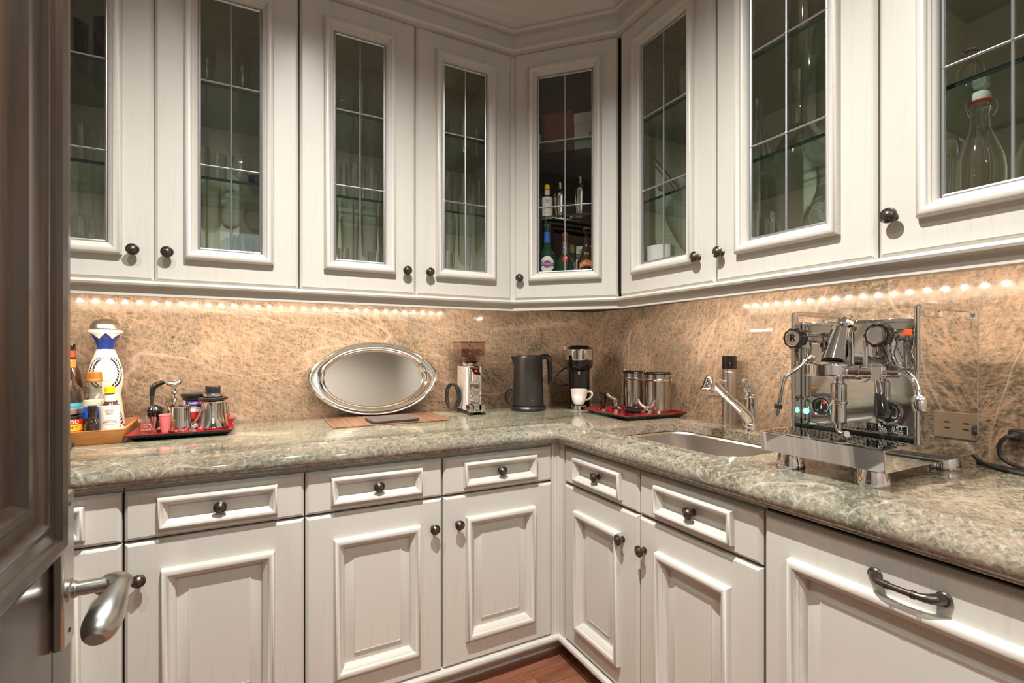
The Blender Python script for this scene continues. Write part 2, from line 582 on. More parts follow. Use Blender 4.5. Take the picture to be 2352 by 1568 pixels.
def thing(name, label, cat, loc=(0, 0, 0), rz=0.0, group=None):
    o = bpy.data.objects.new(name, None)
    COL.objects.link(o)
    o.empty_display_size = 0.05
    o.location = loc
    o.rotation_euler = (0, 0, rz)
    return tag(o, label, cat, group)


def struct(name, mb, mat, label=None, **k):
    o = obj(name, mb, mat, **k)
    o['kind'] = 'structure'
    if label:
        o['label'] = label
    return o


_T = {}


def text(s, size, align='CENTER'):
    """flat glyph mesh of a string in the XY plane"""
    key = (s, align)
    if key not in _T:
        c = bpy.data.curves.new('t', 'FONT')
        c.body = s
        c.align_x = align
        c.align_y = 'CENTER'
        c.resolution_u = 3
        o = bpy.data.objects.new('t', c)
        COL.objects.link(o)
        me = bpy.data.meshes.new_from_object(o.evaluated_get(bpy.context.evaluated_depsgraph_get()))
        _T[key] = ([tuple(v.co) for v in me.vertices], [tuple(p.vertices) for p in me.polygons])
        bpy.data.objects.remove(o)
        bpy.data.curves.remove(c)
        bpy.data.meshes.remove(me)
    vs, fs = _T[key]
    return [(x * size, y * size, z) for x, y, z in vs], fs


def put_text(mb, s, size, x=0, y=0, z=0, width=None, bend=None, arc=0.0, align='CENTER'):
    """glyphs facing -Y at (x, y, z); bend = radius of the upright cylinder they wrap; arc = bow upwards"""
    vs, fs = text(s, size, align)
    w = max((abs(v[0]) for v in vs), default=1)
    k = 1.0 if width is None else width / (2 * w)
    q = []
    for a, b, _ in vs:
        a *= k
        zz = z + b - arc * (a / max(w * k, 1e-6)) ** 2
        if bend:
            t = (x + a) / bend
            q.append((bend * math.sin(t), y - bend * math.cos(t), zz))
        else:
            q.append((x + a, y, zz))
    mb.add(q, fs)
    return mb


def arc_patch(mb, r, z0, z1, a_mid, half, n=14):
    """label patch on an upright cylinder facing -Y when a_mid = 0"""
    mb.lathe([(r, z0), (r, z1)], n, None, -PI / 2 + a_mid - half, -PI / 2 + a_mid + half)
    return mb


# ------------------------------------------------------------------ room shell
X0, Y0, H = -2.80, -4.30, 2.86
struct('wall_back', MB().box(X0 - .1, .0125, 0, .112, .11, H), 'wall')
struct('wall_right', MB().box(.0125, Y0, 0, .112, .012, H), 'wall')
struct('wall_left', MB().box(X0 - .1, Y0, 0, X0, .012, H), 'wall_left')
struct('ceiling', MB().box(X0 - .1, Y0 - .1, H, .112, .11, H + .08), 'ceiling')
# wall behind the camera with a high window
wx0, wx1, wz0, wz1 = -2.05, -1.12, 1.55, 2.45
w = MB()
w.box(X0 - .1, Y0 - .1, 0, wx0, Y0, H).box(wx1, Y0 - .1, 0, .112, Y0, H).box(wx0, Y0 - .1, 0, wx1, Y0, wz0).box(wx0, Y0 - .1, wz1, wx1, Y0, H)
struct('wall_front', w, 'wall')
wf = MB()
for a in ((wx0, wz0, wx0 + .05, wz1), (wx1 - .05, wz0, wx1, wz1), (wx0, wz0, wx1, wz0 + .05), (wx0, wz1 - .05, wx1, wz1), ((wx0 + wx1) / 2 - .02, wz0, (wx0 + wx1) / 2 + .02, wz1)):
    wf.box(a[0], Y0 - .07, a[1], a[2], Y0 - .02, a[3])
win = struct('window_1', wf, 'window_frame', smooth=False)
obj('window_pane', MB().box(wx0, Y0 - .048, wz0, wx1, Y0 - .042, wz1), 'pane', win)

# floor: real planks where the camera can see them
fl = struct('floor', MB().box(X0, Y0, -.05, .012, .012, -.008).box(X0, Y0, -.008, .012, -2.62, 0), 'slab_floor', smooth=False)
row = 0
y = -.52
PL = {}
while y > -2.6:
    off = (row * 0.37) % 0.62
    x = -.45 + off if row else -.45
    xe = -.46
    x = xe + 0.0
    cuts = [xe]
    first = {2: .315, 3: .36, 4: .22}.get(row, .12 + off)
    cx_ = xe - first
    while cx_ > X0:
        cuts.append(cx_)
        cx_ -= .62 + .14 * math.sin(row * 3.1 + cx_)
    cuts.append(X0)
    for a, b in zip(cuts, cuts[1:]):
        L = a - b - .0015
        if L > .02:
            obj('plank', MB().box(-L / 2, -.0368, -.009, L / 2, .0368, 0), 'plank', fl, ((a + b) / 2, y - .0375, 0), smooth=False, fix=False)
    y -= .075
    row += 1

# ------------------------------------------------------------------ stone: backsplash and countertop
ZC = .904
tag(obj('backsplash', MB().box(X0, 0, ZC - .002, 0, .012, 1.41), 'splash', smooth=False), 'tan veined polished granite slab behind the silver oval tray', 'backsplash')
tag(obj('backsplash', MB().box(0, -2.75, ZC - .002, .012, 0, 1.41), 'splash_r', smooth=False), 'tan granite slab behind the espresso machine and sink tap', 'backsplash')

EB = .592
SX0, SX1, SY0, SY1, SR = -.560, -.165, -1.350, -.800, .085


def rrect(x0, y0, x1, y1, r, n=7):
    p = []
    for cx, cy, a in ((x1 - r, y1 - r, 0), (x0 + r, y1 - r, 90), (x0 + r, y0 + r, 180), (x1 - r, y0 + r, 270)):
        for i in range(n + 1):
            t = R(a + 90 * i / n)
            p.append((cx + r * math.cos(t), cy + r * math.sin(t)))
    return p


hole = rrect(SX0, SY0, SX1, SY1, SR)
bm = bmesh.new()
outer = [(X0, 0), (X0, -EB), (-EB, -EB), (-EB, -2.75), (0, -2.75), (0, 0)]
for loop in (outer, hole):
    vs = [bm.verts.new((x, y, ZC)) for x, y in loop]
    for a, b in zip(vs, vs[1:] + vs[:1]):
        bm.edges.new((a, b))
bmesh.ops.triangle_fill(bm, use_beauty=True, edges=bm.edges[:])
bmesh.ops.recalc_face_normals(bm, faces=bm.faces)
top = MB()
bm.verts.index_update()
top.add([v.co for v in bm.verts], [tuple(v.index for v in f.verts) for f in bm.faces])
bm.free()
ctop = thing('countertop', 'polished green and tan granite worktop with thick rounded edge', 'countertop')
obj('slab', top, 'stone', ctop, smooth=False, fix=False)
ed = MB().sweep([(X0, -EB), (-EB, -EB), (-EB, -2.75)],
                [(0, ZC), (.004, ZC - .0015), (.007, ZC - .005), (.016, ZC - .007), (.034, ZC - .010), (.050, ZC - .014), (.062, ZC - .021), (.069, ZC - .031),
                 (.071, ZC - .042), (.068, ZC - .053), (.060, ZC - .061), (.053, ZC - .064), (.050, ZC - .068), (.0, ZC - .068)])
obj('rounded_edge', ed, 'stone', ctop)
cut = MB()
n = len(hole)
cut.add([(x, y, ZC) for x, y in hole] + [(x, y, ZC - .032) for x, y in hole], [(i, (i + 1) % n, n + (i + 1) % n, n + i) for i in range(n)])
obj('sink_cutout_edge', cut, 'stone', ctop, fix=False)
# sink bowl
sk = thing('sink', 'undermount brushed steel sink bowl set below the worktop', 'sink')
cx_, cy_ = (SX0 + SX1) / 2, (SY0 + SY1) / 2
sb = MB()
loops = []
for grow, z, rr in ((.02, ZC - .033, SR), (-.004, ZC - .034, SR), (-.010, ZC - .040, SR * .9), (-.014, ZC - .15, SR * .8), (-.03, ZC - .172, SR * .7), (-.06, ZC - .18, SR * .5)):
    loops.append([(x, y, z) for x, y in rrect(SX0 - grow, SY0 - grow, SX1 + grow, SY1 + grow, rr)])
vs = sum(loops, [])
fs = []
for k in range(len(loops) - 1):
    for i in range(n):
        j = (i + 1) % n
        fs.append((k * n + i, k * n + j, k * n + n + j, k * n + n + i))
fs.append(tuple(range((len(loops) - 1) * n, len(loops) * n)))
sb.add(vs, fs)
obj('bowl', sb, 'sink', sk, fix=False)
obj('drain', MB().lathe([(0, ZC - .178), (.02, ZC - .178), (.03, ZC - .176), (.042, ZC - .1775), (.044, ZC - .180)], 24, Matrix.Translation((cx_, cy_, 0))), 'chrome', sk)

# ------------------------------------------------------------------ cabinet parts
KN = MB().turned((0, 0, 0), (0, -1, 0), [(0, 0), (.0095, 0), (.0095, .003), (.0062, .005), (.0056, .013), (.0075, .0165), (.0150, .019), (.0172, .0225), (.0168, .0255), (.0142, .0272), (.0128, .0262), (.0115, .0275), (.0090, .0310), (.0045, .0335), (0, .034)], 22)
KNOB = None


def knob(parent, x, z):
    global KNOB
    if KNOB is None:
        KNOB = obj('knob', KN, 'bronze', parent, (x, 0, z))
        return KNOB
    return link_copy(KNOB, parent, (x, 0, z))


MOULD = [(.0, .0), (.0, .009), (.0015, .0155), (.005, .0200), (.010, .0215), (.0155, .0200), (.020, .0150), (.0205, .0125), (.025, .0100), (.0255, .0075), (.030, .0045), (.033, -.002), (.034, -.012)]
EDGE = [(0, 0, -.020), (0, 0, -.0085), (.0035, .0035, -.0045), (.0065, .0065, -.0015), (.0075, .0075, -.0015), (.0085, .0085, 0)]


def panel_door(parent, x0, z0, w, h, kn=None, mi=(.080, .078), name='door', field=True):
    d = obj(name, MB().rings(w, h, EDGE + [(mi[0] + .012, mi[1] + .012, 0)]), 'paint', parent, (x0, 0, z0), fix=False)
    obj('moulding', MB().rings(w, h, [(mi[0] + a, mi[1] + a, o) for a, o in MOULD]), 'paint_h', d, fix=False)
    a, b = mi[0] + .032, mi[1] + .032
    if field:
        p = MB().rings(w, h, [(a, b, -.010), (a + .004, b + .004, -.0095), (a + .030, b + .030, -.0035), (a + .0305, b + .0305, -.0015), (a + .034, b + .034, -.0010), (a + .0345, b + .0345, -.0018), (a + .037, b + .037, -.0018)], True)
    else:
        p = MB().rings(w, h, [(a, b, -.006), (a + .01, b + .01, -.006)], True)
    obj('panel', p, 'paint', d, fix=False)
    if kn:
        knob(d, *kn)
    return d


def drawer(parent, x0, z0, w, h, kn):
    mi = (.072, .022)
    d = obj('drawer', MB().rings(w, h, EDGE + [(mi[0] + .012, mi[1] + .012, 0)]), 'paint', parent, (x0, 0, z0), fix=False)
    obj('moulding', MB().rings(w, h, [(mi[0] + a * .72, mi[1] + a * .72, o * .9) for a, o in MOULD]), 'paint_h', d, fix=False)
    a, b = mi[0] + .023, mi[1] + .023
    obj('panel', MB().rings(w, h, [(a, b, -.007), (a + .01, b + .01, -.007)], True), 'paint_h', d, fix=False)
    k = knob(d, kn[0], kn[1])
    k.location.y = .006


def glass_door(parent, x0, z0, w, h, kn, gi=(.112, .108)):
    mi = (gi[0] - .036, gi[1] - .036)
    d = obj('door', MB().rings(w, h, EDGE + [(mi[0] + .012, mi[1] + .012, 0)]), 'paint', parent, (x0, 0, z0), fix=False)
    bk = MB().rings(w, h, [(0, 0, -.020), (gi[0], gi[1], -.020), (gi[0], gi[1], -.010)])
    obj('back_frame', bk, 'paint', d)
    obj('moulding', MB().rings(w, h, [(mi[0] + a * 1.05, mi[1] + a * 1.05, o) for a, o in MOULD]), 'paint_h', d, fix=False)
    gw, gh = w - 2 * gi[0], h - 2 * gi[1]
    for i in range(2):
        for j in range(3):
            obj('glass_pane', MB().box(gi[0] + gw * i / 2 + .001, .0115, gi[1] + gh * j / 3 + .001, gi[0] + gw * (i + 1) / 2 - .001, .0145, gi[1] + gh * (j + 1) / 3 - .001), 'pane', d, smooth=False)
    L, Rr, B, T = gi[0] + .003, w - gi[0] - .003, gi[1] + .003, h - gi[1] - .003
    yy = .0105
    segs = [((L, yy, B), (L, yy, T), .0042), ((Rr, yy, B), (Rr, yy, T), .0042), ((L, yy, B), (Rr, yy, B), .0042), ((L, yy, T), (Rr, yy, T), .0042)]
    mx = (L + Rr) / 2
    segs.append(((mx, yy, B), (mx, yy, T), .0028))
    for k in (1, 2):
        zz = gi[1] + gh * k / 3
        segs.append(((L, yy, zz), (Rr, yy, zz), .0028))
    for a, b, r in segs:
        m = MB().tube([a, b], r, 8)
        if r < .004:
            for p in ((a, b) if a[0] != b[0] else ()):
                m.ball((p[0], p[1] - .0005, p[2]), .0044, 8)
            if a[0] != b[0]:
                m.ball((mx, yy - .0005, a[2]), .0044, 8)
        obj('lead_came', m, 'lead', d)
    knob(d, *kn)
    return d


ZU, HU = 1.402, 1.026          # upper doors
ZD, HD = .094, .590            # base doors
ZW, HW = .690, .130            # drawers
SHELF = (1.744, 2.049)
UD = .411                      # upper face depth
BD = .630                      # base face depth


def upper(label, loc, rz, w, doors, flip=0, inside='paint_in'):
    t = thing('upper_cabinet', label, 'cabinet', loc, rz, 'glass-fronted upper cabinets')
    D = UD - .004
    z0, z1 = ZU + .0, ZU + HU + .03
    obj('side_panel', MB().box(.001, .022, z0, .019, D, z1), 'paint_in', t, smooth=False)
    obj('side_panel', MB().box(w - .019, .022, z0, w - .001, D, z1), 'paint_in', t, smooth=False)
    obj('back_panel', MB().box(.019, D - .012, z0, w - .019, D, z1), inside, t, smooth=False)
    obj('bottom_panel', MB().box(.019, .022, z0, w - .019, D - .012, z0 + .018), 'paint_in', t, smooth=False)
    obj('top_panel', MB().box(.019, .022, z1 - .018, w - .019, D - .012, z1), 'paint_in', t, smooth=False)
    for z in SHELF:
        sh = obj('glass_shelf', MB().box(.020, .040, z, w - .020, D - .013, z + .008), 'shelf', t, smooth=False)
        obj('shelf_front_edge', MB().box(.020, .037, z - .0005, w - .020, .0398, z + .0085), 'shelf_edge', sh, smooth=False)
    for x0, dw, kn in doors:
        glass_door(t, x0, ZU, dw, HU, kn)
    return t


A_ = 0.0
dwA = .4015
kz = .088
upper('white double glass-door wall cabinet beside the dark wooden door', (-2.351, -UD, 0), A_, .809, [(.002, dwA, (dwA - .048, kz)), (.4055, dwA, (.034, kz))])
upper('white double glass-door wall cabinet above the silver oval tray', (-1.541, -UD, 0), A_, .823, [(.002, .4035, (.4035 - .036, kz)), (.409, .4085, (.048, kz))])
B_ = -PI / 2
upper('white double glass-door wall cabinet above the sink tap', (-UD, -.728, 0), B_, .895, [(.0015, .4440, (.4440 - .058, kz)), (.4515, .4425, (.024, kz))])
upper('white glass-door wall cabinet above the espresso machine holding swing-top bottles', (-UD, -1.625, 0), B_, .50, [(.002, .4425, (.030, kz))])

# corner cabinet: five-sided, angled door
cc = thing('corner_cabinet', 'angled corner wall cabinet with inside darkened as shade, bottles and shakers', 'cabinet', (-.7175, -.4155, 0), -PI / 4, 'glass-fronted upper cabinets')
WC = .4335
d_ = .7071
zt = ZU + HU + .03
inv = Matrix.Rotation(PI / 4, 3, 'Z')


def loc2(x, y):
    p = inv @ Vector((x + .7175, y + .4155, 0))
    return (p.x, p.y)


pent = [loc2(*p) for p in ((-.708, -.396), (-.708, -.006), (-.006, -.006), (-.006, -.708), (-.396, -.708))]
sides = MB()
for a, b in zip(pent, pent[1:]):
    sides.add([(a[0], a[1], ZU), (b[0], b[1], ZU), (b[0], b[1], zt), (a[0], a[1], zt)], [(0, 1, 2, 3)])
obj('side_panels', sides, 'shaded_in', cc, smooth=False, fix=False)
obj('bottom_panel', MB().prism(pent, ZU, ZU + .018), 'shaded_in', cc, smooth=False)
obj('top_panel', MB().prism(pent, zt - .018, zt), 'shaded_in', cc, smooth=False)
pent2 = [loc2(*p) for p in ((-.700, -.385), (-.700, -.012), (-.012, -.012), (-.012, -.700), (-.385, -.700))]
for z in SHELF:
    sh = obj('glass_shelf', MB().prism(pent2, z, z + .008), 'shelf', cc, smooth=False)
    obj('shelf_front_edge', MB().box(.02, .036, z - .0005, WC - .02, .0388, z + .0085), 'shelf_edge', sh, smooth=False)
glass_door(cc, .004, ZU, WC - .006, HU, (.030, kz), (.100, .108))


def base_unit(label, loc, rz, w, cols, top=ZC - .07):
    t = thing('base_cabinet', label, 'cabinet', loc, rz, 'white base cabinets')
    obj('carcass', MB().box(.001, .021, .080, w - .001, BD - .02, top), 'shadow_gap', t, smooth=False)
    obj('face_frame', MB().box(0, .020, ZW + HW - .004, w, .0215, ZC - .068), 'paint', t, smooth=False)
    for x0, dw, kx, kzz in cols:
        drawer(t, x0, ZW, dw, HW, (dw / 2 + (.0075 if 0 else 0), HW / 2))
        panel_door(t, x0, ZD, dw, HD, (kx, kzz))
    return t


base_unit('white base cabinet partly hidden by the dark wooden door', (-2.42, -BD, 0), 0, .438, [(.002, .434, .40, .497)])
base_unit('white single-door base cabinet with knob beside the nickel lever handle', (-1.980, -BD, 0), 0, .4385, [(.002, .4345, .034, .497)])
base_unit('white double-door base cabinet below the silver oval tray', (-1.5415, -BD, 0), 0, .880, [(.002, .4345, .402, .494), (.4415, .4385, .051, .494)])
base_unit('white double-door base cabinet under the sink', (-BD, -.666, 0), B_, .826, [(.002, .4075, .338, .494), (.414, .4105, .014 + .010, .494)], .70)

# panelled dishwasher
dw = thing('dishwasher', 'white panelled dishwasher front with dark arched pull handle', 'dishwasher', (-BD, -1.494, 0), B_)
obj('body', MB().box(.002, .022, .03, .596, BD - .03, ZC - .072), 'black', dw, smooth=False)
dp = panel_door(dw, .002, ZD, .594, .727, None, (.064, .083), name='door_panel')
hx0, hx1, hz = .231, .336, .674
hb = MB().tube([(hx0, -.0, hz), (hx0 + .004, -.012, hz), (hx0 + .014, -.026, hz), (hx0 + .028, -.030, hz), ((hx0 + hx1) / 2, -.031, hz), (hx1 - .028, -.030, hz), (hx1 - .014, -.026, hz), (hx1 - .004, -.012, hz), (hx1, -.0, hz)],
               [.010, .0098, .0080, .0060, .0056, .0060, .0080, .0098, .010], 14, True, 1)
for xx in (hx0 + .030, hx0 + .034, hx1 - .034, hx1 - .030):
    hb.turned((xx - .0012, -.0302, hz), (1, 0, 0), [(0, 0), (.0074, 0), (.0074, .0024), (0, .0024)], 14)
for xx in (hx0, hx1):
    hb.turned((xx, 0, hz), (0, -1, 0), [(0, 0), (.0125, 0), (.0128, .003), (.0105, .006), (0, .007)], 18)
obj('pull_handle', hb, 'bronze', dp)
obj('top_gap_shade', MB().box(.03, .0215, .826, .596, .0225, ZC - .068), 'black', dw, smooth=False)  # black strip standing for the shadow in the gap above the panel
base_unit('white base cabinet at the near end of the sink run', (-BD, -2.092, 0), B_, .45, [(.002, .446, .05, .494)])

# trim
struct('trim_1', MB().sweep([(X0, -UD), (-.7175, -UD), (-UD, -.7195), (-UD, -2.7)],
       [(-.02, 2.424), (.010, 2.424), (.020, 2.428), (.025, 2.437), (.022, 2.447), (.012, 2.453), (.008, 2.456), (.008, 2.500), (.030, 2.502), (.033, 2.512), (.029, 2.522), (.026, 2.524), (.028, 2.528), (.032, 2.538), (.040, 2.552), (.044, 2.554), (.046, 2.562), (.064, 2.588),
        (.090, 2.618), (.094, 2.622), (.094, 2.634), (.108, 2.650), (.112, 2.668), (.112, 2.690), (.150, 2.75), (.16, H), (-.02, H)], True), 'paint_h', 'white stepped crown moulding above the wall cabinets')
struct('trim_2', MB().sweep([(X0, -UD), (-.7175, -UD), (-UD, -.7195), (-UD, -2.7)],
       [(-.024, 1.4005), (.008, 1.4005), (.0155, 1.398), (.018, 1.392), (.0155, 1.386), (.007, 1.3835), (.002, 1.383), (-.002, 1.380), (-.002, 1.356), (-.024, 1.356)], True), 'paint_h', 'white light rail under the wall cabinets')
struct('trim_3', MB().sweep([(X0, -BD), (-BD, -BD), (-BD, -2.7)],
       [(-.05, .092), (.004, .092), (.010, .089), (.013, .082), (.011, .073), (.004, .066), (-.05, .063)], True), 'paint_h', 'white rounded moulding below the base cabinet doors')
struct('baseboard_kick', MB().sweep([(X0, -BD + .055), (-BD + .055, -BD + .055), (-BD + .055, -2.7)], [(-.01, 0), (0, 0), (0, .064), (-.01, .064)], True), 'paint_h', 'white recessed toe kick board')
pf = [(-.662, -BD - .0), (-.654, -BD - .0), (-.652, -BD + .002), (-.645, -BD + .002), (-.643, -BD), (-.632, -BD), (-.630, -.632), (-.630, -.643), (-.628, -.645), (-.628, -.652), (-.630, -.654), (-.630, -.665), (-.612, -.665), (-.612, -.612), (-.662, -.612)]
struct('trim_4', MB().prism(pf, .085, ZC - .068), 'paint', 'white fluted corner post between base cabinets')

# LED tapes behind the light rail
LED = None


def led_tape(label, p0, p1):
    global LED
    t = thing('led_strip', label, 'light strip', (0, 0, 0))
    a, b = Vector(p0), Vector(p1)
    d = (b - a).normalized()
    q = Vector((-d.y, d.x, 0)) * .005
    obj('tape', MB().box(min(a.x, b.x) - abs(q.x), min(a.y, b.y) - abs(q.y), a.z, max(a.x, b.x) + abs(q.x), max(a.y, b.y) + abs(q.y), a.z + .0012), 'led_tape', t, smooth=False)
    L = (b - a).length
    k = int(L / .05)
    for i in range(k + 1):
        p = a + d * (.05 * i)
        if LED is None:
            LED = obj('led_chip', MB().box(-.0028, -.0028, -.0018, .0028, .0028, 0), 'led', t, tuple(p), smooth=False)
        else:
            link_copy(LED, t, tuple(p))


led_tape('warm LED tape under the wall cabinets above the silver tray', (-.765, -.372, 1.3985), (-2.36, -.372, 1.3985))
led_tape('warm LED tape under the wall cabinets above the espresso machine', (-.372, -.70, 1.3985), (-.372, -2.15, 1.3985))

# filler stiles beside the corner cabinet door
ff = MB().box(-.012, .004, ZU, .012, .009, ZU + HU + .02, Matrix.Translation((-.7195, -.4105, 0)) @ Matrix.Rotation(-PI / 8, 4, 'Z'))
struct('trim_5', ff, 'paint', 'narrow white filler stile beside the angled corner cabinet', smooth=False)

# ------------------------------------------------------------------ dark wooden door with nickel lever
DX = -1.935
door = struct('door_1', MB().box(DX - .045, -2.02, .01, DX - .014, -1.207, 2.30), 'door', 'dark stained wooden door standing open beside the base cabinets', bevel=.002)
st = MB()
# framing boards proud of the core, on the visible face
PO = .014


def wboard(name, y0, y1, z0, z1):
    return obj(name, MB().box(DX - .014, y0, z0, DX, y1, z1), 'door', door, smooth=False, bevel=.003)


wboard('stile', -1.289, -1.2075, .012, 2.298)
wboard('stile', -2.018, -1.915, .012, 2.298)
wboard('lower_panel', -1.9145, -1.2895, .012, .895)
wboard('top_rail', -1.9145, -1.2895, 2.17, 2.298)
Mx = Matrix.Translation((DX, -1.915, .895)) @ Matrix.Rotation(PI / 2, 4, 'Z')
mp = [(0, 0, -.002), (0, 0, .006), (.006, .006, .017), (.016, .016, .022), (.026, .026, .019), (.030, .030, .012), (.044, .044, .010), (.050, .050, .013), (.058, .058, .013), (.064, .064, .006), (.080, .080, .001), (.084, .084, .004), (.092, .092, .003), (.100, .100, -.008), (.104, .104, -.018)]
obj('panel_moulding', MB().rings(.626, 1.276, mp, False, Mx), 'door', door)
obj('upper_panel', MB().rings(.626, 1.276, [(.10, .10, -.0125), (.20, .20, -.0125)], True, Mx), 'door', door, smooth=False)
hd = MB().box(DX + .0005, -1.2945, .752, DX + .0145, -1.2470, .980)
obj('backplate', hd, 'nickel', door, bevel=.0035)
lv = MB()
ly, lz = -1.276, .834
lv.turned((DX + .0145, ly, lz), (1, 0, 0), [(0, 0), (.016, 0), (.016, .004), (.0125, .006), (.0125, .010), (0, .010)], 20)
lv.tube([(DX + .02, ly, lz), (DX + .050, ly, lz), (DX + .070, ly, lz + .001)], [.0105, .0105, .0115], 16)
lv.tube([(DX + .058, ly + .004, lz + .001), (DX + .074, ly, lz + .002), (DX + .083, ly - .012, lz + .001)], [.012, .0145, .0135], 16, True, 2)
obj('lever_neck', lv, 'nickel', door)
gv = MB().tube([(0, 0, 0), (-.002, -.010, -.004), (-.005, -.028, -.013), (-.009, -.048, -.024), (-.012, -.064, -.034), (-.014, -.076, -.041), (-.0145, -.082, -.044)], [.0115, .0130, .0185, .0235, .0235, .0190, .0120], 20, True, 2)
obj('lever_grip', gv, 'nickel', door, (DX + .080, ly - .004, lz + .001))
for zz in (.772, .962):
    obj('screw', MB().turned((DX + .0146, -1.270, zz), (1, 0, 0), [(0, 0), (.0035, 0), (.0028, .0012), (0, .0014)], 12), 'bronze', door)
obj('key_escutcheon', MB().turned((DX, -1.300, .690), (1, 0, 0), [(0, 0), (.019, 0), (.019, .006), (.013, .012), (.012, .022), (0, .024)], 20), 'bronze', door)


# ------------------------------------------------------------------ glassware
def vessel(name, label, cat, x, y, z, prof, mat='glass', group=None, n=22, extra=None):
    """a single-walled glass of revolution"""
    o = obj(name, MB().lathe(prof, n), mat, None, (x, y, z))
    tag(o, label, cat, group)
    if extra:
        extra(o)
    return o


def tumbler(r, h, t=1.0):
    return [(0, .002), (r * t * .92, .002), (r * t, .006), (r, h), (r - .0018, h), (r * t - .002, .014), (0, .012)]


def stem(r, h, bowl, foot=.034):
    zb = h - bowl
    return [(0, .001), (foot, .001), (foot, .003), (.006, .008), (.0038, .02), (.0036, zb - .012), (.007, zb), (r * .72, zb + bowl * .18), (r, zb + bowl * .45), (r * .95, zb + bowl * .75), (r * .8, h), (r * .8 - .0015, h), (r * .93, zb + bowl * .74), (r * .97, zb + bowl * .45), (r * .66, zb + bowl * .19), (0, zb + .006)]


def handle_on(o, r, h, ang, mat='glass'):
    c, s_ = math.cos(ang), math.sin(ang)
    p = [(r - .002, h * .86), (r + .018, h * .88), (r + .030, h * .70), (r + .030, h * .45), (r + .018, h * .22), (r - .002, h * .20)]
    obj('handle', MB().tube([(a * c, a * s_, b) for a, b in p], .0045, 8, True, 2), mat, o)


F0, F1, F2 = ZU + .0185, SHELF[0] + .0085, SHELF[1] + .0085
G = 'glasses in the wall cabinets'
# cabinet beside the wooden door
vessel('blue_tumbler', 'tall navy glass tumbler on the top shelf, half hidden by the wooden door', 'glass', -2.252, -.14, F2, tumbler(.042, .215, .9), 'glass_navy', G)
vessel('blue_tumbler', 'shorter wider navy glass tumbler in front of two taller navy ones', 'glass', -2.192, -.225, F2, tumbler(.046, .165, .95), 'glass_navy', G)
vessel('blue_tumbler', 'tall navy glass tumbler behind the lead edge, nearest the cabinet knob side', 'glass', -2.112, -.135, F2, tumbler(.044, .235, .9), 'glass_navy', G)
vessel('tumbler', 'clear tumbler on the middle shelf just right of the dark door edge', 'glass', -2.170, -.20, F1, tumbler(.034, .155, .85), 'glass', G)
vessel('tumbler', 'clear tumbler on the middle shelf below the navy tumblers, against the lead border', 'glass', -2.085, -.17, F1, tumbler(.036, .150, .85), 'glass', G)
vessel('goblet', 'clear goblet on the cabinet floor below the navy tumblers, beside the door edge', 'glass', -2.178, -.17, F0, stem(.042, .21, .11), 'glass', G)
vessel('goblet', 'clear goblet on the cabinet floor below the navy tumblers, by the lead border', 'glass', -2.085, -.16, F0, stem(.042, .20, .11), 'glass', G)
vessel('champagne_flute', 'cut crystal flute on the top shelf left of the centre lead strip', 'glass', -1.832, -.15, F2, stem(.030, .265, .17), 'glass', G)
vessel('champagne_flute', 'slim champagne flute standing alone right of the centre lead strip', 'glass', -1.717, -.15, F2, stem(.029, .275, .18), 'glass', G)
vessel('tumbler', 'front clear tumbler on the middle shelf under the crystal flute', 'glass', -1.842, -.24, F1, tumbler(.030, .135, .9), 'glass', G)
vessel('tumbler', 'clear tumbler behind another on the middle shelf under the crystal flute', 'glass', -1.800, -.13, F1, tumbler(.033, .155, .9), 'glass', G)
vessel('goblet', 'rounded clear goblet on the middle shelf beside the cobalt bowl', 'glass', -1.722, -.20, F1, stem(.036, .135, .075), 'glass', G)
vessel('sugar_bowl', 'small cobalt blue glass bowl on the middle shelf', 'bowl', -1.662, -.24, F1, [(0, .002), (.022, .002), (.036, .020), (.040, .045), (.036, .062), (.034, .062), (.037, .045), (.033, .022), (0, .006)], 'glass_blue')
vessel('goblet', 'clear goblet on the cabinet floor below the cobalt bowl', 'glass', -1.715, -.18, F0, stem(.040, .19, .10), 'glass', G)
# cabinet above the silver tray
for x, y, r, h, ang, lab in ((-1.418, -.16, .047, .165, 0.0, 'clear glass mug with a round handle turned to the centre lead strip'), (-1.192, -.17, .042, .160, PI, 'clear glass mug with its handle towards a tall ribbed glass')):
    o = vessel('glass_mug', lab, 'mug', x, y, F2, tumbler(r, h), 'glass', 'glass mugs')
    handle_on(o, r, h, ang)
vessel('ribbed_glass', 'tall ribbed glass between two handled glass mugs', 'glass', -1.300, -.21, F2, tumbler(.035, .215, .85), 'glass', G, 12)
for i, (x, y, h, lab) in enumerate(((-1.402, -.20, .165, 'middle-shelf tumbler nearest the hinge side, under a glass mug'), (-1.332, -.24, .160, 'middle-shelf tumbler just left of the centre lead strip'), (-1.256, -.20, .165, 'middle-shelf tumbler just right of the centre lead strip'), (-1.180, -.14, .155, 'middle-shelf tumbler at the back by the cabinet centre post'))):
    vessel('tumbler', lab, 'glass', x, y, F1, tumbler(.034, h, .85), 'glass', G)
vessel('shot_tumbler', 'narrow straight glass on the cabinet floor beside the lead border above the silver tray', 'glass', -1.372, -.25, F0, tumbler(.021, .165, .95), 'glass', G)
vessel('whisky_glass', 'wide ringed whisky glass on the cabinet floor above the silver tray', 'glass', -1.247, -.25, F0, tumbler(.035, .160, .98), 'glass', G)
for x, y, h, lab in ((-.952, -.20, .150, 'small top-shelf glass next to the cabinet centre post'), (-.862, -.22, .150, 'small top-shelf glass beside the centre lead strip above the kettle'), (-.780, -.18, .130, 'small top-shelf glass in the cabinet corner above the kettle')):
    vessel('small_glass', lab, 'glass', x, y, F2, tumbler(.030, h, .8), 'glass', G)
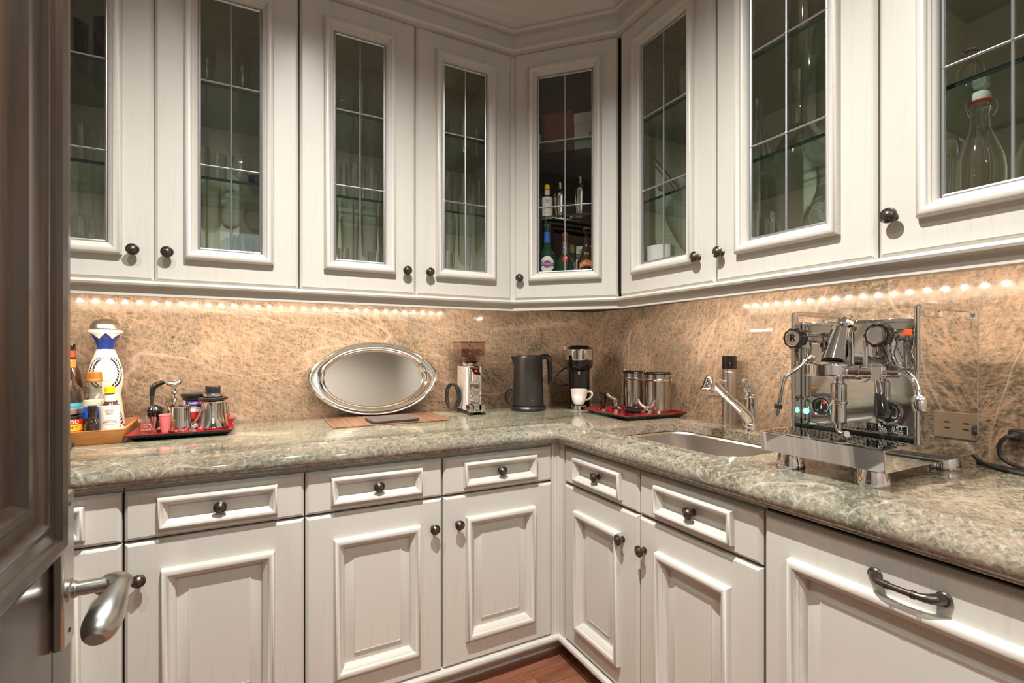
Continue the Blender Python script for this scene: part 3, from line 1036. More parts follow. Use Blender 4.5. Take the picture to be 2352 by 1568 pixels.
for x, y, h, lab in ((-.940, -.22, .205, 'tall highball on the middle shelf by the cabinet centre post'), (-.852, -.19, .220, 'tall highball on the middle shelf behind the centre lead strip'), (-.778, -.20, .195, 'tall highball on the middle shelf in the cabinet corner')):
    vessel('highball', lab, 'glass', x, y, F1, tumbler(.033, h, .8), 'glass', G)
vessel('highball', 'lone glass on the cabinet floor above the coffee grinder', 'glass', -.942, -.22, F0, tumbler(.034, .195, .85), 'glass', G)


# ------------------------------------------------------------------ bottles
def bottle(name, label, cat, x, y, z, prof, mat, rz=0.0, group=None, n=26):
    t = thing(name, label, cat, (x, y, z), rz, group)
    b = obj('glass_body', MB().lathe(prof, n), mat, t)
    return t, b


def face_cam(x, y):
    """turn that points local -Y at the room where the camera stands"""
    return -math.atan2(x + 1.67, y + 2.23)


def bitters(label, x, y, z, r, h):
    t = thing('bitters_bottle', label, 'bottle', (x, y, z), face_cam(x, y), 'bitters bottles')
    obj('glass_body', MB().lathe([(0, 0), (r * .93, 0), (r * .95, h * .02), (r * .95, h * .58), (r * .55, h * .68), (r * .46, h * .72), (r * .46, h * .86), (0, h * .86)], 22), 'glass_brown', t)
    pl = obj('paper_label', MB().lathe([(r, h * .01), (r * 1.02, h * .30), (r * 1.03, h * .63), (r * 1.0, h * .635)], 22), 'cream_label', t)
    ink = MB()
    for zz, s_, k in ((.33, .30, 'ANGOSTURA'), (.27, .10, 'aromatic bitters'), (.17, .15, '4 fl. oz. (118 mL)')):
        put_text(ink, k, r * s_ * 1.35, 0, 0, h * zz, r * (1.5 if s_ > .2 else 1.1), r * 1.035, h * .035 if s_ > .2 else 0)
    obj('lettering', ink, 'ink', pl, fix=False)
    em = MB()
    for k in range(5):
        arc_patch(em, r * 1.034, h * (.46 + .022 * k), h * (.472 + .022 * k), 0, .42 - .05 * abs(k - 3), 6)
    for k in range(6):
        arc_patch(em, r * 1.034, h * (.06 + .08 * k), h * (.064 + .08 * k), 1.15, .28, 5)
    obj('printed_crest', em, 'grey_ink', pl, fix=False)
    obj('neck_label', MB().lathe([(r * .50, h * .71), (r * .50, h * .845)], 20), 'cream_label', t)
    cp = MB().lathe([(0, h * .865), (r * .52, h * .865), (r * .54, h * .87), (r * .54, h * .885), (r * .50, h * .89), (r * .50, h * .995), (r * .46, h), (0, h)], 22)
    obj('cap', cp, 'yellow', t)
    return t


bitters('small bitters bottle with yellow cap on the corner cabinet shelf beside a shaker', -.556, -.424, F1, .0235, .152)


def shaker(label, x, y, z, r, h):
    t = thing('cocktail_shaker', label, 'shaker', (x, y, z), 0, 'cocktail shakers')
    obj('tin', MB().lathe([(0, 0), (r * .70, 0), (r * .72, .003), (r * .98, h * .56), (r, h * .60)], 26), 'mirror_steel', t)
    obj('strainer_top', MB().lathe([(r * 1.01, h * .60), (r * 1.01, h * .62), (r * .92, h * .68), (r * .60, h * .76), (r * .44, h * .79), (r * .42, h * .80), (0, h * .80)], 26), 'mirror_steel', t)
    obj('cap', MB().lathe([(r * .45, h * .80), (r * .45, h * .95), (r * .36, h * .99), (0, h)], 20), 'mirror_steel', t)


shaker('steel cocktail shaker beside the small yellow-capped bottle', -.508, -.452, F1, .029, .165)
shaker('steel cocktail shaker standing on a round tray in the corner cabinet', -.442, -.512, F1 + .012, .031, .170)
tag(obj('round_tray', MB().lathe([(0, .002), (.084, .002), (.090, .010), (.092, .010), (.086, 0), (0, 0)], 36), 'mirror_steel', None, (-.410, -.455, F1)), 'small round steel tray under a cocktail shaker', 'tray')
tag(obj('ice_bucket', MB().lathe([(0, 0), (.062, 0), (.072, .150), (.075, .156), (.071, .156), (.068, .150), (.058, .008), (0, .008)], 30), 'black_gloss', None, (-.330, -.330, F1)), 'dark round ice bucket behind the shakers in the corner cabinet', 'bucket')
tag(obj('steel_canister', MB().lathe([(0, 0), (.045, 0), (.046, .003), (.046, .145), (.044, .150), (0, .150)], 26), 'steel', None, (-.560, -.305, F1)), 'steel canister behind the small yellow-capped bottle', 'canister')

# maroon box, white box and blue bottle on the corner cabinet's top shelf
QC = -PI / 4
t = thing('gift_box', 'maroon square box on the corner cabinet top shelf', 'box', (-.503, -.432, F2), QC)
obj('carton', MB().box(-.064, 0, .001, .064, .115, .170), 'red_box', t, smooth=False, bevel=.0015)
fr_ = MB().rings(.128, .170, [(0, 0, 0), (.0, .0, .0015), (.006, .006, .0015), (.0065, .0065, 0)], False, Matrix.Translation((-.064, -.0003, .0005)))
obj('raised_border', fr_, 'red_box', t, smooth=False)
obj('base_sheet', MB().box(-.064, .0, 0, .064, .115, .001), 'box_bottom', t, smooth=False)
t = thing('white_box', 'white lidded box with a small dark square print beside the maroon box', 'box', (-.405, -.530, F2), QC)
obj('carton', MB().box(-.070, 0, 0, .050, .11, .110), 'white', t, smooth=False, bevel=.001)
obj('lid', MB().box(-.071, -.001, .1105, .051, .111, .155), 'white', t, smooth=False, bevel=.001)
obj('printed_square', MB().box(-.006, -.0012, .032, .028, -.0006, .070), 'grey_ink', t, smooth=False)
t, b = bottle('spirit_bottle', 'dark blue bottle with white patterned label beside the maroon box', 'bottle', -.590, -.362, F2, [(0, 0), (.030, 0), (.033, .004), (.033, .150), (.026, .18), (.013, .205), (.013, .25), (0, .25)], 'glass_dark', face_cam(-.59, -.362))
pl = obj('paper_label', arc_patch(MB(), .0334, .012, .078, 0, 1.3), 'white', b, fix=False)
dm = MB()
for i in range(7):
    for k in range(3):
        if (i * 7 + k * 3) % 4:
            arc_patch(dm, .0337, .020 + .018 * k, .032 + .018 * k, -.9 + .3 * i, .09, 3)
obj('printed_pattern', dm, 'ink', pl, fix=False)

# vermouth, gin, cream liqueur
x, y = -.560, -.430
t, b = bottle('vermouth_bottle', 'green vermouth bottle with round white label and green cap in the corner cabinet', 'bottle', x, y, F0, [(0, 0), (.034, 0), (.037, .005), (.037, .168), (.034, .186), (.022, .205), (.0145, .222), (.0135, .26), (.0135, .30), (0, .30)], 'glass_green', face_cam(x, y))
obj('cap', MB().lathe([(0, .282), (.0150, .282), (.0152, .298), (.0158, .299), (.0158, .309), (.014, .311), (0, .311)], 20), 'green_cap', t)
obj('neck_label', MB().lathe([(.0146, .232), (.0142, .278)], 20), 'blue_label', t)
lb = MB()


def disc_on(mb, r, zc, rad, n=20, squash=1.0):
    """round label patch wrapped on an upright cylinder facing -Y"""
    vs = [(0, -r, zc)]
    for i in range(n):
        a = 2 * PI * i / n
        tt = rad * math.cos(a) / r
        vs.append((r * math.sin(tt), -r * math.cos(tt), zc + rad * squash * math.sin(a)))
    mid = []
    for i in range(n):
        a = 2 * PI * i / n
        tt = .55 * rad * math.cos(a) / r
        mid.append((r * math.sin(tt), -r * math.cos(tt), zc + .55 * rad * squash * math.sin(a)))
    m = len(vs)
    mb.add(vs + mid, [(0, m + i, m + (i + 1) % n) for i in range(n)] + [(m + i, 1 + i, 1 + (i + 1) % n, m + (i + 1) % n) for i in range(n)])
    return mb


pl = obj('round_label', disc_on(MB(), .0376, .136, .034), 'white', b, fix=False)
obj('red_disc', disc_on(MB(), .0380, .136, .0165), 'red_label', pl, fix=False)
obj('blue_band', arc_patch(MB(), .0383, .1295, .1425, 0, .86), 'blue_label', pl, fix=False)
obj('lettering', put_text(MB(), 'MARTINI & ROSSI', .008, 0, 0, .136, .057, .0386), 'white_ink', pl, fix=False)
x, y = -.478, -.446
t, b = bottle('gin_bottle', 'squat green bottle with a red seal and silver neck band', 'bottle', x, y, F0, [(0, 0), (.038, 0), (.042, .006), (.043, .130), (.040, .152), (.030, .172), (.0185, .188), (.018, .195), (0, .195)], 'glass_green', face_cam(x, y))
obj('neck_band', MB().lathe([(.0190, .186), (.0195, .190), (.0190, .206), (.0200, .208), (.0200, .214), (.0190, .216), (.0185, .236), (0, .236)], 22), 'lead', t)
obj('cap', MB().lathe([(.0150, .236), (.0150, .278), (.0135, .282), (0, .282)], 20), 'copper_foil', t)
obj('wax_seal', MB().turned((.0, -.0325, .160), (0, -1, .45), [(0, 0), (.0155, 0), (.0165, .003), (.014, .006), (.012, .005), (0, .005)], 18), 'red_plastic', t)
obj('paper_label', arc_patch(MB(), .0436, .012, .105, 0, 1.0), 'white', t, fix=False)
x, y = -.428, -.535
t, b = bottle('liqueur_bottle', 'dark cream liqueur bottle with an orange curved band', 'bottle', x, y, F0, [(0, 0), (.036, 0), (.039, .006), (.039, .150), (.034, .166), (.024, .190), (.0145, .220), (.0125, .238), (.0125, .285), (0, .285)], 'glass_dark', face_cam(x, y))
obj('cap', MB().lathe([(0, .282), (.0175, .282), (.0175, .287), (.014, .289), (0, .289)], 20), 'gold', t)
bd = MB()
N = 16
q = []
for i in range(N + 1):
    tt = -.95 + 1.9 * i / N
    zz = .136 - .017 * (tt / .95) ** 2
    for dz in (-.013, .013):
        q.append((.0396 * math.sin(tt), -.0396 * math.cos(tt), zz + dz))
bd.add(q, [(2 * i, 2 * i + 2, 2 * i + 3, 2 * i + 1) for i in range(N)])
pl = obj('curved_band', bd, 'orange_ink', b, fix=False)
obj('lettering', put_text(MB(), 'BAILEYS', .021, 0, 0, .136, .060, .0400, .013), 'cream_label', pl, fix=False)
obj('monogram', put_text(MB(), 'BB', .018, 0, 0, .174, .020, .0322), 'gold', b, fix=False)
t, b = bottle('small_bottle', 'small dark bottle with gold top between the red-sealed bottle and the liqueur', 'bottle', -.418, -.410, F0, [(0, 0), (.019, 0), (.021, .004), (.021, .155), (.012, .19), (.010, .225), (0, .225)], 'glass_green', 0)
obj('cap', MB().lathe([(.0115, .205), (.0125, .230), (.009, .242), (0, .243)], 16), 'gold', t)
obj('paper_label', arc_patch(MB(), .0214, .10, .135, -.6, .9), 'white', t, fix=False)
t = thing('carton', 'grey and white carton with red lettering behind the liqueur bottle', 'carton', (-.372, -.455, F0), QC)
obj('carton_body', MB().box(-.045, 0, 0, .045, .05, .235), 'white', t, smooth=False, bevel=.001)
lt = MB()
vs, fs = text('ROSSO', .03)
lt.add([(-.018 - b_, -.0008, .175 + a_) for a_, b_, c_ in vs], fs)
obj('lettering', lt, 'red_label', t, fix=False)

# right-hand cabinets
tag(obj('white_crock', MB().lathe([(0, 0), (.046, 0), (.050, .006), (.052, .150), (.054, .160), (.050, .160), (.047, .150), (.045, .010), (0, .010)], 30), 'porcelain', None, (-.318, -.852, F0)), 'white ceramic crock on the cabinet floor behind the leaded pane', 'crock')
for i, (dy, r, lab) in enumerate(((-.93, .120, 'front glass platter leaning on the cabinet side behind the white crock'), (-.965, .105, 'rear smaller glass platter leaning behind the front one'))):
    o = obj('glass_platter', MB().lathe([(0, 0), (r * .7, 0), (r, .012), (r, .015), (r * .68, .004), (0, .004)], 40), 'glass', None, (-.17, dy, F0 + r * .98), (R(82), 0, R(20)))
    tag(o, lab, 'platter', 'glass platters')
tag(obj('glass_bowl', MB().lathe([(0, .003), (.05, .003), (.10, .045), (.125, .065), (.128, .065), (.10, .038), (.052, 0), (0, 0)], 36), 'glass', None, (-.200, -.900, F1)), 'wide shallow glass bowl on the middle shelf above the platters', 'bowl')
t = thing('glass_box', 'clear square glass vase on the top shelf above the shallow bowl', 'vase', (-.20, -.925, F2), .2)
obj('glass_walls', MB().box(-.06, -.06, .0, .06, .06, .008).box(-.06, -.06, .008, -.056, .06, .19).box(.056, -.06, .008, .06, .06, .19).box(-.056, .056, .008, .056, .06, .19).box(-.056, -.06, .008, .056, -.056, .19), 'glass', t, smooth=False)
vessel('carafe', 'narrow-necked clear carafe beside the left lead border', 'carafe', -.200, -1.165, F1, [(0, .002), (.052, .002), (.060, .012), (.058, .05), (.044, .10), (.026, .150), (.018, .195), (.020, .232), (.027, .262), (.025, .262), (.018, .230), (.016, .195), (.024, .150), (.042, .10), (.056, .05), (.050, .012), (0, .010)], 'glass', 'glass carafes')
vessel('carafe', 'flared wine decanter with wide mouth on the middle shelf', 'carafe', -.215, -1.318, F1, [(0, .002), (.070, .002), (.082, .014), (.078, .035), (.050, .075), (.026, .120), (.022, .160), (.028, .215), (.043, .272), (.0415, .272), (.0265, .215), (.0205, .160), (.024, .12), (.048, .076), (.075, .036), (.078, .016), (0, .012)], 'glass', 'glass carafes')
vessel('glass_dish', 'low wavy glass dish on the middle shelf beside the decanter', 'dish', -.200, -1.478, F1, [(0, .003), (.045, .003), (.07, .018), (.078, .034), (.076, .034), (.066, .020), (.04, .010), (0, .010)], 'glass')
vessel('hurricane_glass', 'large glass on the top shelf standing over the decanter', 'glass', -.205, -1.335, F2, tumbler(.048, .19, .9), 'glass', G)
vessel('hurricane_glass', 'tall ribbed glass on the top shelf over the wavy dish', 'glass', -.170, -1.465, F2, tumbler(.045, .21, .85), 'glass', G, 12)
o = vessel('glass_pitcher', 'wide clear handled pitcher on the cabinet floor under the carafe', 'pitcher', -.245, -1.185, F0, tumbler(.066, .205, .95), 'glass')
handle_on(o, .066, .205, -PI / 2)
sp = [(.012 * 0 + (.010 + .0042 * a) * math.cos(a), 0, (.010 + .0042 * a) * math.sin(a)) for a in [i * .35 for i in range(30)]]
t = thing('glass_scroll', 'pale glass scroll ornament on the cabinet floor beside the pitcher', 'ornament', (-.225, -1.395, F0), -PI / 2)
obj('scroll', MB().tube([(a, b, c + .165) for a, b, c in sp], .009, 8), 'glass', t)
obj('foot', MB().lathe([(0, 0), (.042, 0), (.042, .008), (.014, .02), (.010, .06), (.012, .118), (0, .12)], 20), 'glass', t)


def swing_bottle(label, x, y, z, r, h, word=None, rz=0.0):
    t = thing('swing_top_bottle', label, 'bottle', (x, y, z), rz, 'swing-top bottles')
    b = obj('glass_body', MB().lathe([(0, .002), (r * .9, .002), (r, .010), (r, h * .48), (r * .92, h * .56), (r * .62, h * .68), (r * .40, h * .76), (r * .37, h * .86), (r * .42, h * .87), (r * .42, h * .895), (r * .34, h * .905), (r * .33, h * .93), (0, h * .93)], 28), 'glass', t)
    obj('stopper', MB().lathe([(r * .25, h * .93), (r * .40, h * .938), (r * .44, h * .955), (r * .42, h * .985), (r * .30, h), (0, h)], 20), 'porcelain', t)
    obj('gasket', MB().lathe([(r * .34, h * .928), (r * .45, h * .930), (r * .46, h * .939), (r * .40, h * .945)], 20), 'red_plastic', t)
    wr = MB()
    for s_ in (-1, 1):
        wr.tube([(s_ * r * .42, 0, h * .965), (s_ * r * .62, -.004, h * .93), (s_ * r * .60, -.010, h * .86), (s_ * r * .44, -.006, h * .83)], .0016, 6, True, 1)
    wr.tube([(r * .44 * math.cos(a), r * .44 * math.sin(a), h * .875) for a in [2 * PI * i / 18 for i in range(19)]], .0016, 6)
    obj('wire_bail', wr, 'lead', t)
    if word:
        obj('lettering', put_text(MB(), word, .026, -.018, 0, h * .5, None, r * 1.004), 'ink', b, fix=False)


swing_bottle('large clear swing-top bottle with white stopper and red gasket', -.305, -1.768, F0, .042, .320, None, -.9)
swing_bottle('clear swing-top bottle with black lettering beyond the centre lead strip', -.300, -1.862, F0, .042, .300, 'arke', -.75)
t = thing('clip_jar', 'clip-top glass jar beside the large swing-top bottle', 'jar', (-.270, -1.692, F0), -.8)
obj('glass_body', MB().lathe([(0, .002), (.030, .002), (.033, .01), (.033, .20), (.028, .215), (.028, .235), (.030, .238), (.030, .246), (0, .248)], 22), 'glass', t)
obj('wire_clip', MB().tube([(-.032, 0, .215), (-.034, -.012, .24), (-.012, -.034, .246), (.012, -.034, .246), (.034, -.012, .24), (.032, 0, .215)], .0018, 6).tube([(-.012, -.034, .246), (-.014, -.040, .205), (.014, -.040, .205), (.012, -.034, .246)], .0018, 6), 'lead', t)
swing_bottle('small swing-top bottle on the shelf above the large one', -.300, -1.750, F1, .024, .092, None, -.8)


# ------------------------------------------------------------------ trays on the worktop
def flared(mb, b, t, z0, z1, th=.004, floor=.006):
    """open tray: b, t = half sizes at bottom and rim"""
    def lp(a, z):
        return [(-a[0], -a[1], z), (a[0], -a[1], z), (a[0], a[1], z), (-a[0], a[1], z)]
    L = [lp((b[0] - .01, b[1] - .01), z0), lp(b, z0), lp(t, z1), lp((t[0] - th, t[1] - th), z1), lp((b[0] - th, b[1] - th), z0 + floor)]
    vs = sum(L, [])
    fs = [(0, 3, 2, 1), (16, 17, 18, 19)]
    for k in range(4):
        for i in range(4):
            j = (i + 1) % 4
            fs.append((k * 4 + i, k * 4 + j, k * 4 + 4 + j, k * 4 + 4 + i))
    return mb.add(vs, fs)


ZT = ZC + .0082      # floor of a tray
t = thing('bamboo_tray', 'flared bamboo tray crowded with bottles beside the wooden door', 'tray', (-2.182, -.174, ZC), .05)
obj('tray_body', flared(MB(), (.131, .150), (.142, .166), 0, .044, .008, .0078), 'bamboo', t, smooth=False, bevel=.0012)


def lacquer_tray(label, x, y, rz, hx, hy):
    t = thing('lacquer_tray', label, 'tray', (x, y, ZC), rz, 'lacquer trays')
    obj('tray_body', flared(MB(), (hx - .022, hy - .022), (hx, hy), 0, .0215, .003, .005), 'lacquer', t, smooth=False)
    ins = MB()
    a, b = (hx - .0035, hy - .0035), (hx - .0262, hy - .0262)
    q = [(-a[0], -a[1], .0222), (a[0], -a[1], .0222), (a[0], a[1], .0222), (-a[0], a[1], .0222), (-b[0], -b[1], .0078), (b[0], -b[1], .0078), (b[0], b[1], .0078), (-b[0], b[1], .0078)]
    ins.add(q, [(0, 1, 5, 4), (1, 2, 6, 5), (2, 3, 7, 6), (3, 0, 4, 7), (4, 5, 6, 7)])
    obj('red_lining', ins, 'lacquer_red', t, smooth=False, fix=False)
    rm = MB().tube([(-hx, -hy, .0215), (hx, -hy, .0215), (hx, hy, .0215), (-hx, hy, .0215), (-hx, -hy, .0215)], .0016, 6)
    obj('red_rim', rm, 'lacquer_red', t)


lacquer_tray('black and red lacquer tray with steel pitchers beside the bamboo tray', -1.888, -.188, .015, .147, .142)
lacquer_tray('black and red lacquer tray with two coffee canisters beside the sink', -.182, -.548, -.07, .160, .162)

# things in the bamboo tray
x, y = -2.131, -.092
t = thing('ceramic_decanter', 'white ceramic decanter hand-painted with navy leaves under a silver dome cap', 'decanter', (x, y, ZT), face_cam(x, y))
dp_ = [(0, 0), (.053, 0), (.057, .004), (.0568, .02), (.0545, .055), (.0505, .085), (.0475, .110), (.0455, .126), (.0475, .145), (.0525, .165), (.0535, .185), (.050, .212), (.042, .242), (.032, .268), (.0265, .283)]
dp_ = [(r * .93, z) for r, z in dp_]
obj('body', MB().lathe(dp_, 36), 'decanter', t)
obj('neck_flare', MB().lathe([(.0247, .283), (.0240, .290), (.0250, .296), (.031, .315), (.041, .332), (.046, .338)], 36), 'cobalt', t)
obj('rim', MB().lathe([(.046, .338), (.0485, .342), (.0485, .346), (.045, .349), (0, .349)], 36), 'decanter', t)
cr = MB()
N = 6
for i in range(N):
    a = -PI / 2 + 2 * PI * (i + .5) / N
    half = PI / N
    pts = []
    for u, v in ((-1, 0), (-.5, .5), (0, .0), (.5, .5), (1, 0)):
        pass
    tri = [(-half, .3375), (half, .3375), (0, .318)]
    def flare_r(z):
        T_ = [(.296, .0250), (.315, .031), (.332, .041), (.338, .046)]
        for (z0, r0), (z1, r1) in zip(T_, T_[1:]):
            if z <= z1:
                return r0 + (r1 - r0) * (z - z0) / (z1 - z0) + .0006
        return .0466
    vs = []
    M_ = 6
    for k in range(M_ + 1):
        zz = .3375 - .0195 * k / M_
        hw = half * (1 - k / M_)
        for sgn in (-1, -.5, 0, .5, 1):
            aa = a + sgn * hw
            vs.append((flare_r(zz) * math.cos(aa), flare_r(zz) * math.sin(aa), zz))
    cr.add(vs, [(k * 5 + j, k * 5 + j + 1, k * 5 + 6 + j, k * 5 + 5 + j) for k in range(M_) for j in range(4)])
obj('white_zigzag', cr, 'decanter', t)
obj('dome_cap', MB().lathe([(.041, .350), (.0435, .351), (.044, .355), (.041, .368), (.033, .379), (.020, .386), (0, .389)], 32), 'steel', t)


def dec_r(z):
    for (r0, z0), (r1, z1) in zip(dp_[1:], dp_[2:]):
        if z0 <= z <= z1 and z1 > z0:
            return r0 + (r1 - r0) * (z - z0) / (z1 - z0)
    return .05


lf = MB()


def leaf(a, z, la, lz, wid):
    """painted leaf on the decanter: centre angle a, height z, long axis (la, lz)"""
    n_ = math.hypot(la, lz)
    ux, uz = la / n_, lz / n_
    px, pz = -uz, ux
    q = []
    for k, wv in ((-1, 0), (-.4, .8), (.25, 1), (.8, .55), (1, 0)):
        q.append((k * la + px * wid * wv, k * lz + pz * wid * wv))
    for k, wv in ((.8, .55), (.25, 1), (-.4, .8)):
        q.append((k * la - px * wid * wv, k * lz - pz * wid * wv))
    vs = []
    for dx, dz in q:
        zz = z + dz
        r = dec_r(zz) + .0005
        aa = a + dx / r
        vs.append((r * math.sin(aa), -r * math.cos(aa), zz))
    lf.add(vs, [tuple(range(8))])


for side in (-1, 1):
    for k in range(13):                       # wreath around the oval window
        ph = R(-64 + 140 * k / 12)
        ax, az = .043 * math.cos(ph), .052 * math.sin(ph)
        tz = .052 * math.cos(ph)
        tx = -.043 * math.sin(ph)
        nn = math.hypot(tx, tz)
        z = .203 + az
        r = dec_r(z)
        for s2 in (-1, 1):
            leaf(side * (ax + s2 * .0062) / r, z, side * (tx / nn * .0062 + s2 * .0032), tz / nn * .0062, .0027)
    for k in range(8):                        # lower spray
        z = .100 - .010 * k
        leaf(side * (.55 + .05 * k), z, side * .0055, .005, .0027)
        leaf(side * (.69 + .05 * k), z + .003, side * .001, .0066, .0027)
    for k in range(5):
        leaf(side * (.35 + .2 * k), .022 + .008 * (k % 2), side * .006, .0042 if k % 2 else -.0036, .0030)
obj('painted_leaves', lf, 'navy_ink', t, fix=False)
ov = MB()
vs = []
for i in range(24):
    a = 2 * PI * i / 24
    for rr in (.0145, .0155):
        zz = .198 + rr * 1.6 * math.sin(a)
        r = dec_r(zz) + .0004
        aa = rr * math.cos(a) / r
        vs.append((r * math.sin(aa), -r * math.cos(aa), zz))
ov.add(vs, [(2 * i, 2 * i + 1, (2 * i + 3) % 48, (2 * i + 2) % 48) for i in range(24)])
obj('oval_line', ov, 'grey_ink', t, fix=False)

bitters('bitters bottle with yellow cap and oversized paper label in the bamboo tray', -2.0905, -.234, ZT, .0265, .163)

t = thing('cherry_jar', 'dark cherry jar with silver lid and red and yellow label', 'jar', (-2.196, -.240, ZT), face_cam(-2.196, -.240) - .10)
b = obj('glass_body', MB().lathe([(0, 0), (.038, 0), (.041, .004), (.041, .074), (.036, .080), (0, .080)], 28), 'glass_dark', t)
obj('lid', MB().lathe([(.0375, .081), (.0405, .082), (.0410, .084), (.0405, .098), (.038, .100), (0, .100)], 36), 'lead', t)
pl = obj('yellow_label', arc_patch(MB(), .0414, .008, .066, 0, 1.25), 'yellow_label', b, fix=False)
obj('red_band', arc_patch(arc_patch(MB(), .0416, .050, .066, 0, 1.25), .0416, .020, .031, 0, 1.25), 'red_label', pl, fix=False)
wt = MB()
put_text(wt, 'LUXARDO', .0165, 0, 0, .058, .072, .0418)
put_text(wt, 'MARASCHINO', .009, 0, 0, .0255, .082, .0418)
obj('white_lettering', wt, 'white_ink', pl, fix=False)
wt = MB()
put_text(wt, 'GOURMET', .012, 0, 0, .0405, .066, .0418)
put_text(wt, 'CHERRIES', .008, 0, 0, .014, .070, .0418)
obj('black_lettering', wt, 'ink', pl, fix=False)

t = thing('sauce_bottle', 'small dark bottle with narrow neck between the cherry jar and the bitters', 'bottle', (-2.1276, -.262, ZT), 0)
obj('glass_body', MB().lathe([(0, 0), (.019, 0), (.0205, .003), (.0205, .042), (.016, .058), (.0105, .072), (.0098, .094), (0, .094)], 22), 'glass_dark', t)
obj('cap', MB().lathe([(.0105, .088), (.0122, .090), (.0125, .094), (.0122, .106), (0, .107)], 20), 'black', t)

t, b = bottle('cream_liqueur_bottle', 'clear shouldered bottle with amber cap and blue label in front of the ceramic decanter', 'bottle', -2.139, -.190, ZT, [(0, 0), (.031, 0), (.0335, .004), (.0335, .105), (.030, .122), (.022, .134), (.0195, .142), (.0195, .176), (.018, .178), (0, .178)], 'liquor', face_cam(-2.134, -.190))
obj('contents', MB().lathe([(0, .003), (.031, .003), (.031, .104), (.027, .118), (0, .120)], 22), 'cream_label', t)
obj('blue_label', arc_patch(MB(), .0338, .060, .098, 0, 1.5), 'blue_label', b, fix=False)
obj('red_label', arc_patch(MB(), .0338, .012, .056, 0, 1.5), 'red_label', b, fix=False)
obj('cap', MB().lathe([(.0205, .178), (.0215, .180), (.0215, .184), (.0200, .186), (.0200, .206), (.0190, .209), (0, .210)], 24), 'amber_cap', t)

t, b = bottle('tequila_bottle', 'clear shouldered spirit bottle with orange cap and turquoise label', 'bottle', -2.211, -.160, ZT, [(0, 0), (.037, 0), (.040, .004), (.040, .120), (.034, .150), (.020, .172), (.0155, .185), (.0150, .212), (.017, .214), (.017, .222), (0, .222)], 'liquor', face_cam(-2.204, -.158))
obj('cap', MB().lathe([(.0170, .223), (.0185, .224), (.0185, .246), (.017, .249), (0, .249)], 22), 'orange_cap', t)
obj('turquoise_label', arc_patch(MB(), .0403, .085, .110, 0, .9), 'cyan_label', b, fix=False)
obj('lettering', put_text(MB(), 'Corzo', .018, 0, 0, .135, .05, .0395), 'ink', b, fix=False)
t, b = bottle('brown_bottle', 'tall brown bottle with dark capsule behind the orange-capped spirit bottle', 'bottle', -2.226, -.082, ZT, [(0, 0), (.028, 0), (.031, .004), (.031, .170), (.027, .198), (.018, .222), (.0125, .240), (.0120, .285), (0, .285)], 'glass_brown', face_cam(-2.217, -.08))
obj('cap', MB().lathe([(.0125, .250), (.0130, .252), (.0130, .298), (.0115, .301), (0, .301)], 18), 'glass_dark', t)
obj('neck_label', MB().lathe([(.0133, .256), (.0133, .278)], 18), 'copper_foil', t)
cl = MB()
rr_ = random.Random(3)
nx, ny = 18, 14
vs = [(-.10 + .20 * i / (nx - 1), -.10 + .17 * j / (ny - 1), .003 + .004 * rr_.random() + .004 * math.sin(i * .9) * math.sin(j * .7)) for j in range(ny) for i in range(nx)]
cl.add(vs, [(j * nx + i, j * nx + i + 1, (j + 1) * nx + i + 1, (j + 1) * nx + i) for j in range(ny - 1) for i in range(nx - 1)])
o = obj('knit_cloth', cl, 'cloth', None, (-2.245, -.405, ZC + .0035), (0, 0, .12))
sl = o.modifiers.new('thickness', 'SOLIDIFY')
sl.thickness = .003
tag(o, 'black knitted cloth lying in front of the bamboo tray by the wooden door', 'cloth')

# things on the first lacquer tray
t = thing('shot_glass', 'clear shot glass with pink lettering on the lacquer tray beside bamboo', 'glass', (-1.995, -.214, ZT))
b = obj('glass_body', MB().lathe([(0, 0), (.0205, 0), (.0212, .002), (.0255, .054), (.0240, .054), (.0200, .012), (0, .010)], 26), 'glass', t)
ink = MB()
for k, (zz, wd_) in enumerate(((.016, 1.5), (.024, 1.3), (.031, 1.0))):
    for i in range(9):
        a = -wd_ / 2 + wd_ * i / 8
        if (i + k) % 4 != 3:
            arc_patch(ink, .0216 + .0045 * zz / .054 + .0006, zz, zz + .004, a, .06, 3)
obj('pink_print', ink, 'pink', b, fix=False)
t = thing('tamper', 'round-headed black coffee tamper behind the shot glass', 'tamper', (-1.985, -.150, ZT))
obj('base', MB().lathe([(0, 0), (.028, 0), (.029, .002), (.029, .007), (.022, .010), (.012, .013), (0, .013)], 28), 'chrome', t)
obj('handle', MB().lathe([(.011, .012), (.011, .022), (.013, .038), (.020, .052), (.0255, .064), (.0255, .074), (.019, .085), (.008, .090), (0, .090)], 28), 'black_gloss', t)
t = thing('oil_bottle', 'slim clear bottle with bent black pouring spout', 'bottle', (-2.000, -.098, ZT), .2)
obj('glass_body', MB().lathe([(0, 0), (.017, 0), (.018, .004), (.018, .070), (.010, .090), (.0085, .118), (0, .118)], 20), 'glass', t)
obj('pour_spout', MB().tube([(0, 0, .085), (0, 0, .125), (.002, 0, .146), (.010, 0, .155), (.034, -.004, .166)], [.006, .0075, .010, .0098, .0075], 12, True, 1), 'black', t)
t = thing('wine_stopper', 'chrome wing-topped twisted bottle stopper on a black block', 'bottle opener', (-1.936, -.098, ZT), .3)
obj('block', MB().box(-.021, -.020, 0, .021, .020, .022), 'black', t, bevel=.003)
tw = MB()
for k in range(2):
    tw.tube([(.006 * math.cos(i * .5 + PI * k), .006 * math.sin(i * .5 + PI * k), .022 + .0045 * i) for i in range(28)], .0035, 7)
obj('twisted_rod', tw, 'chrome', t)
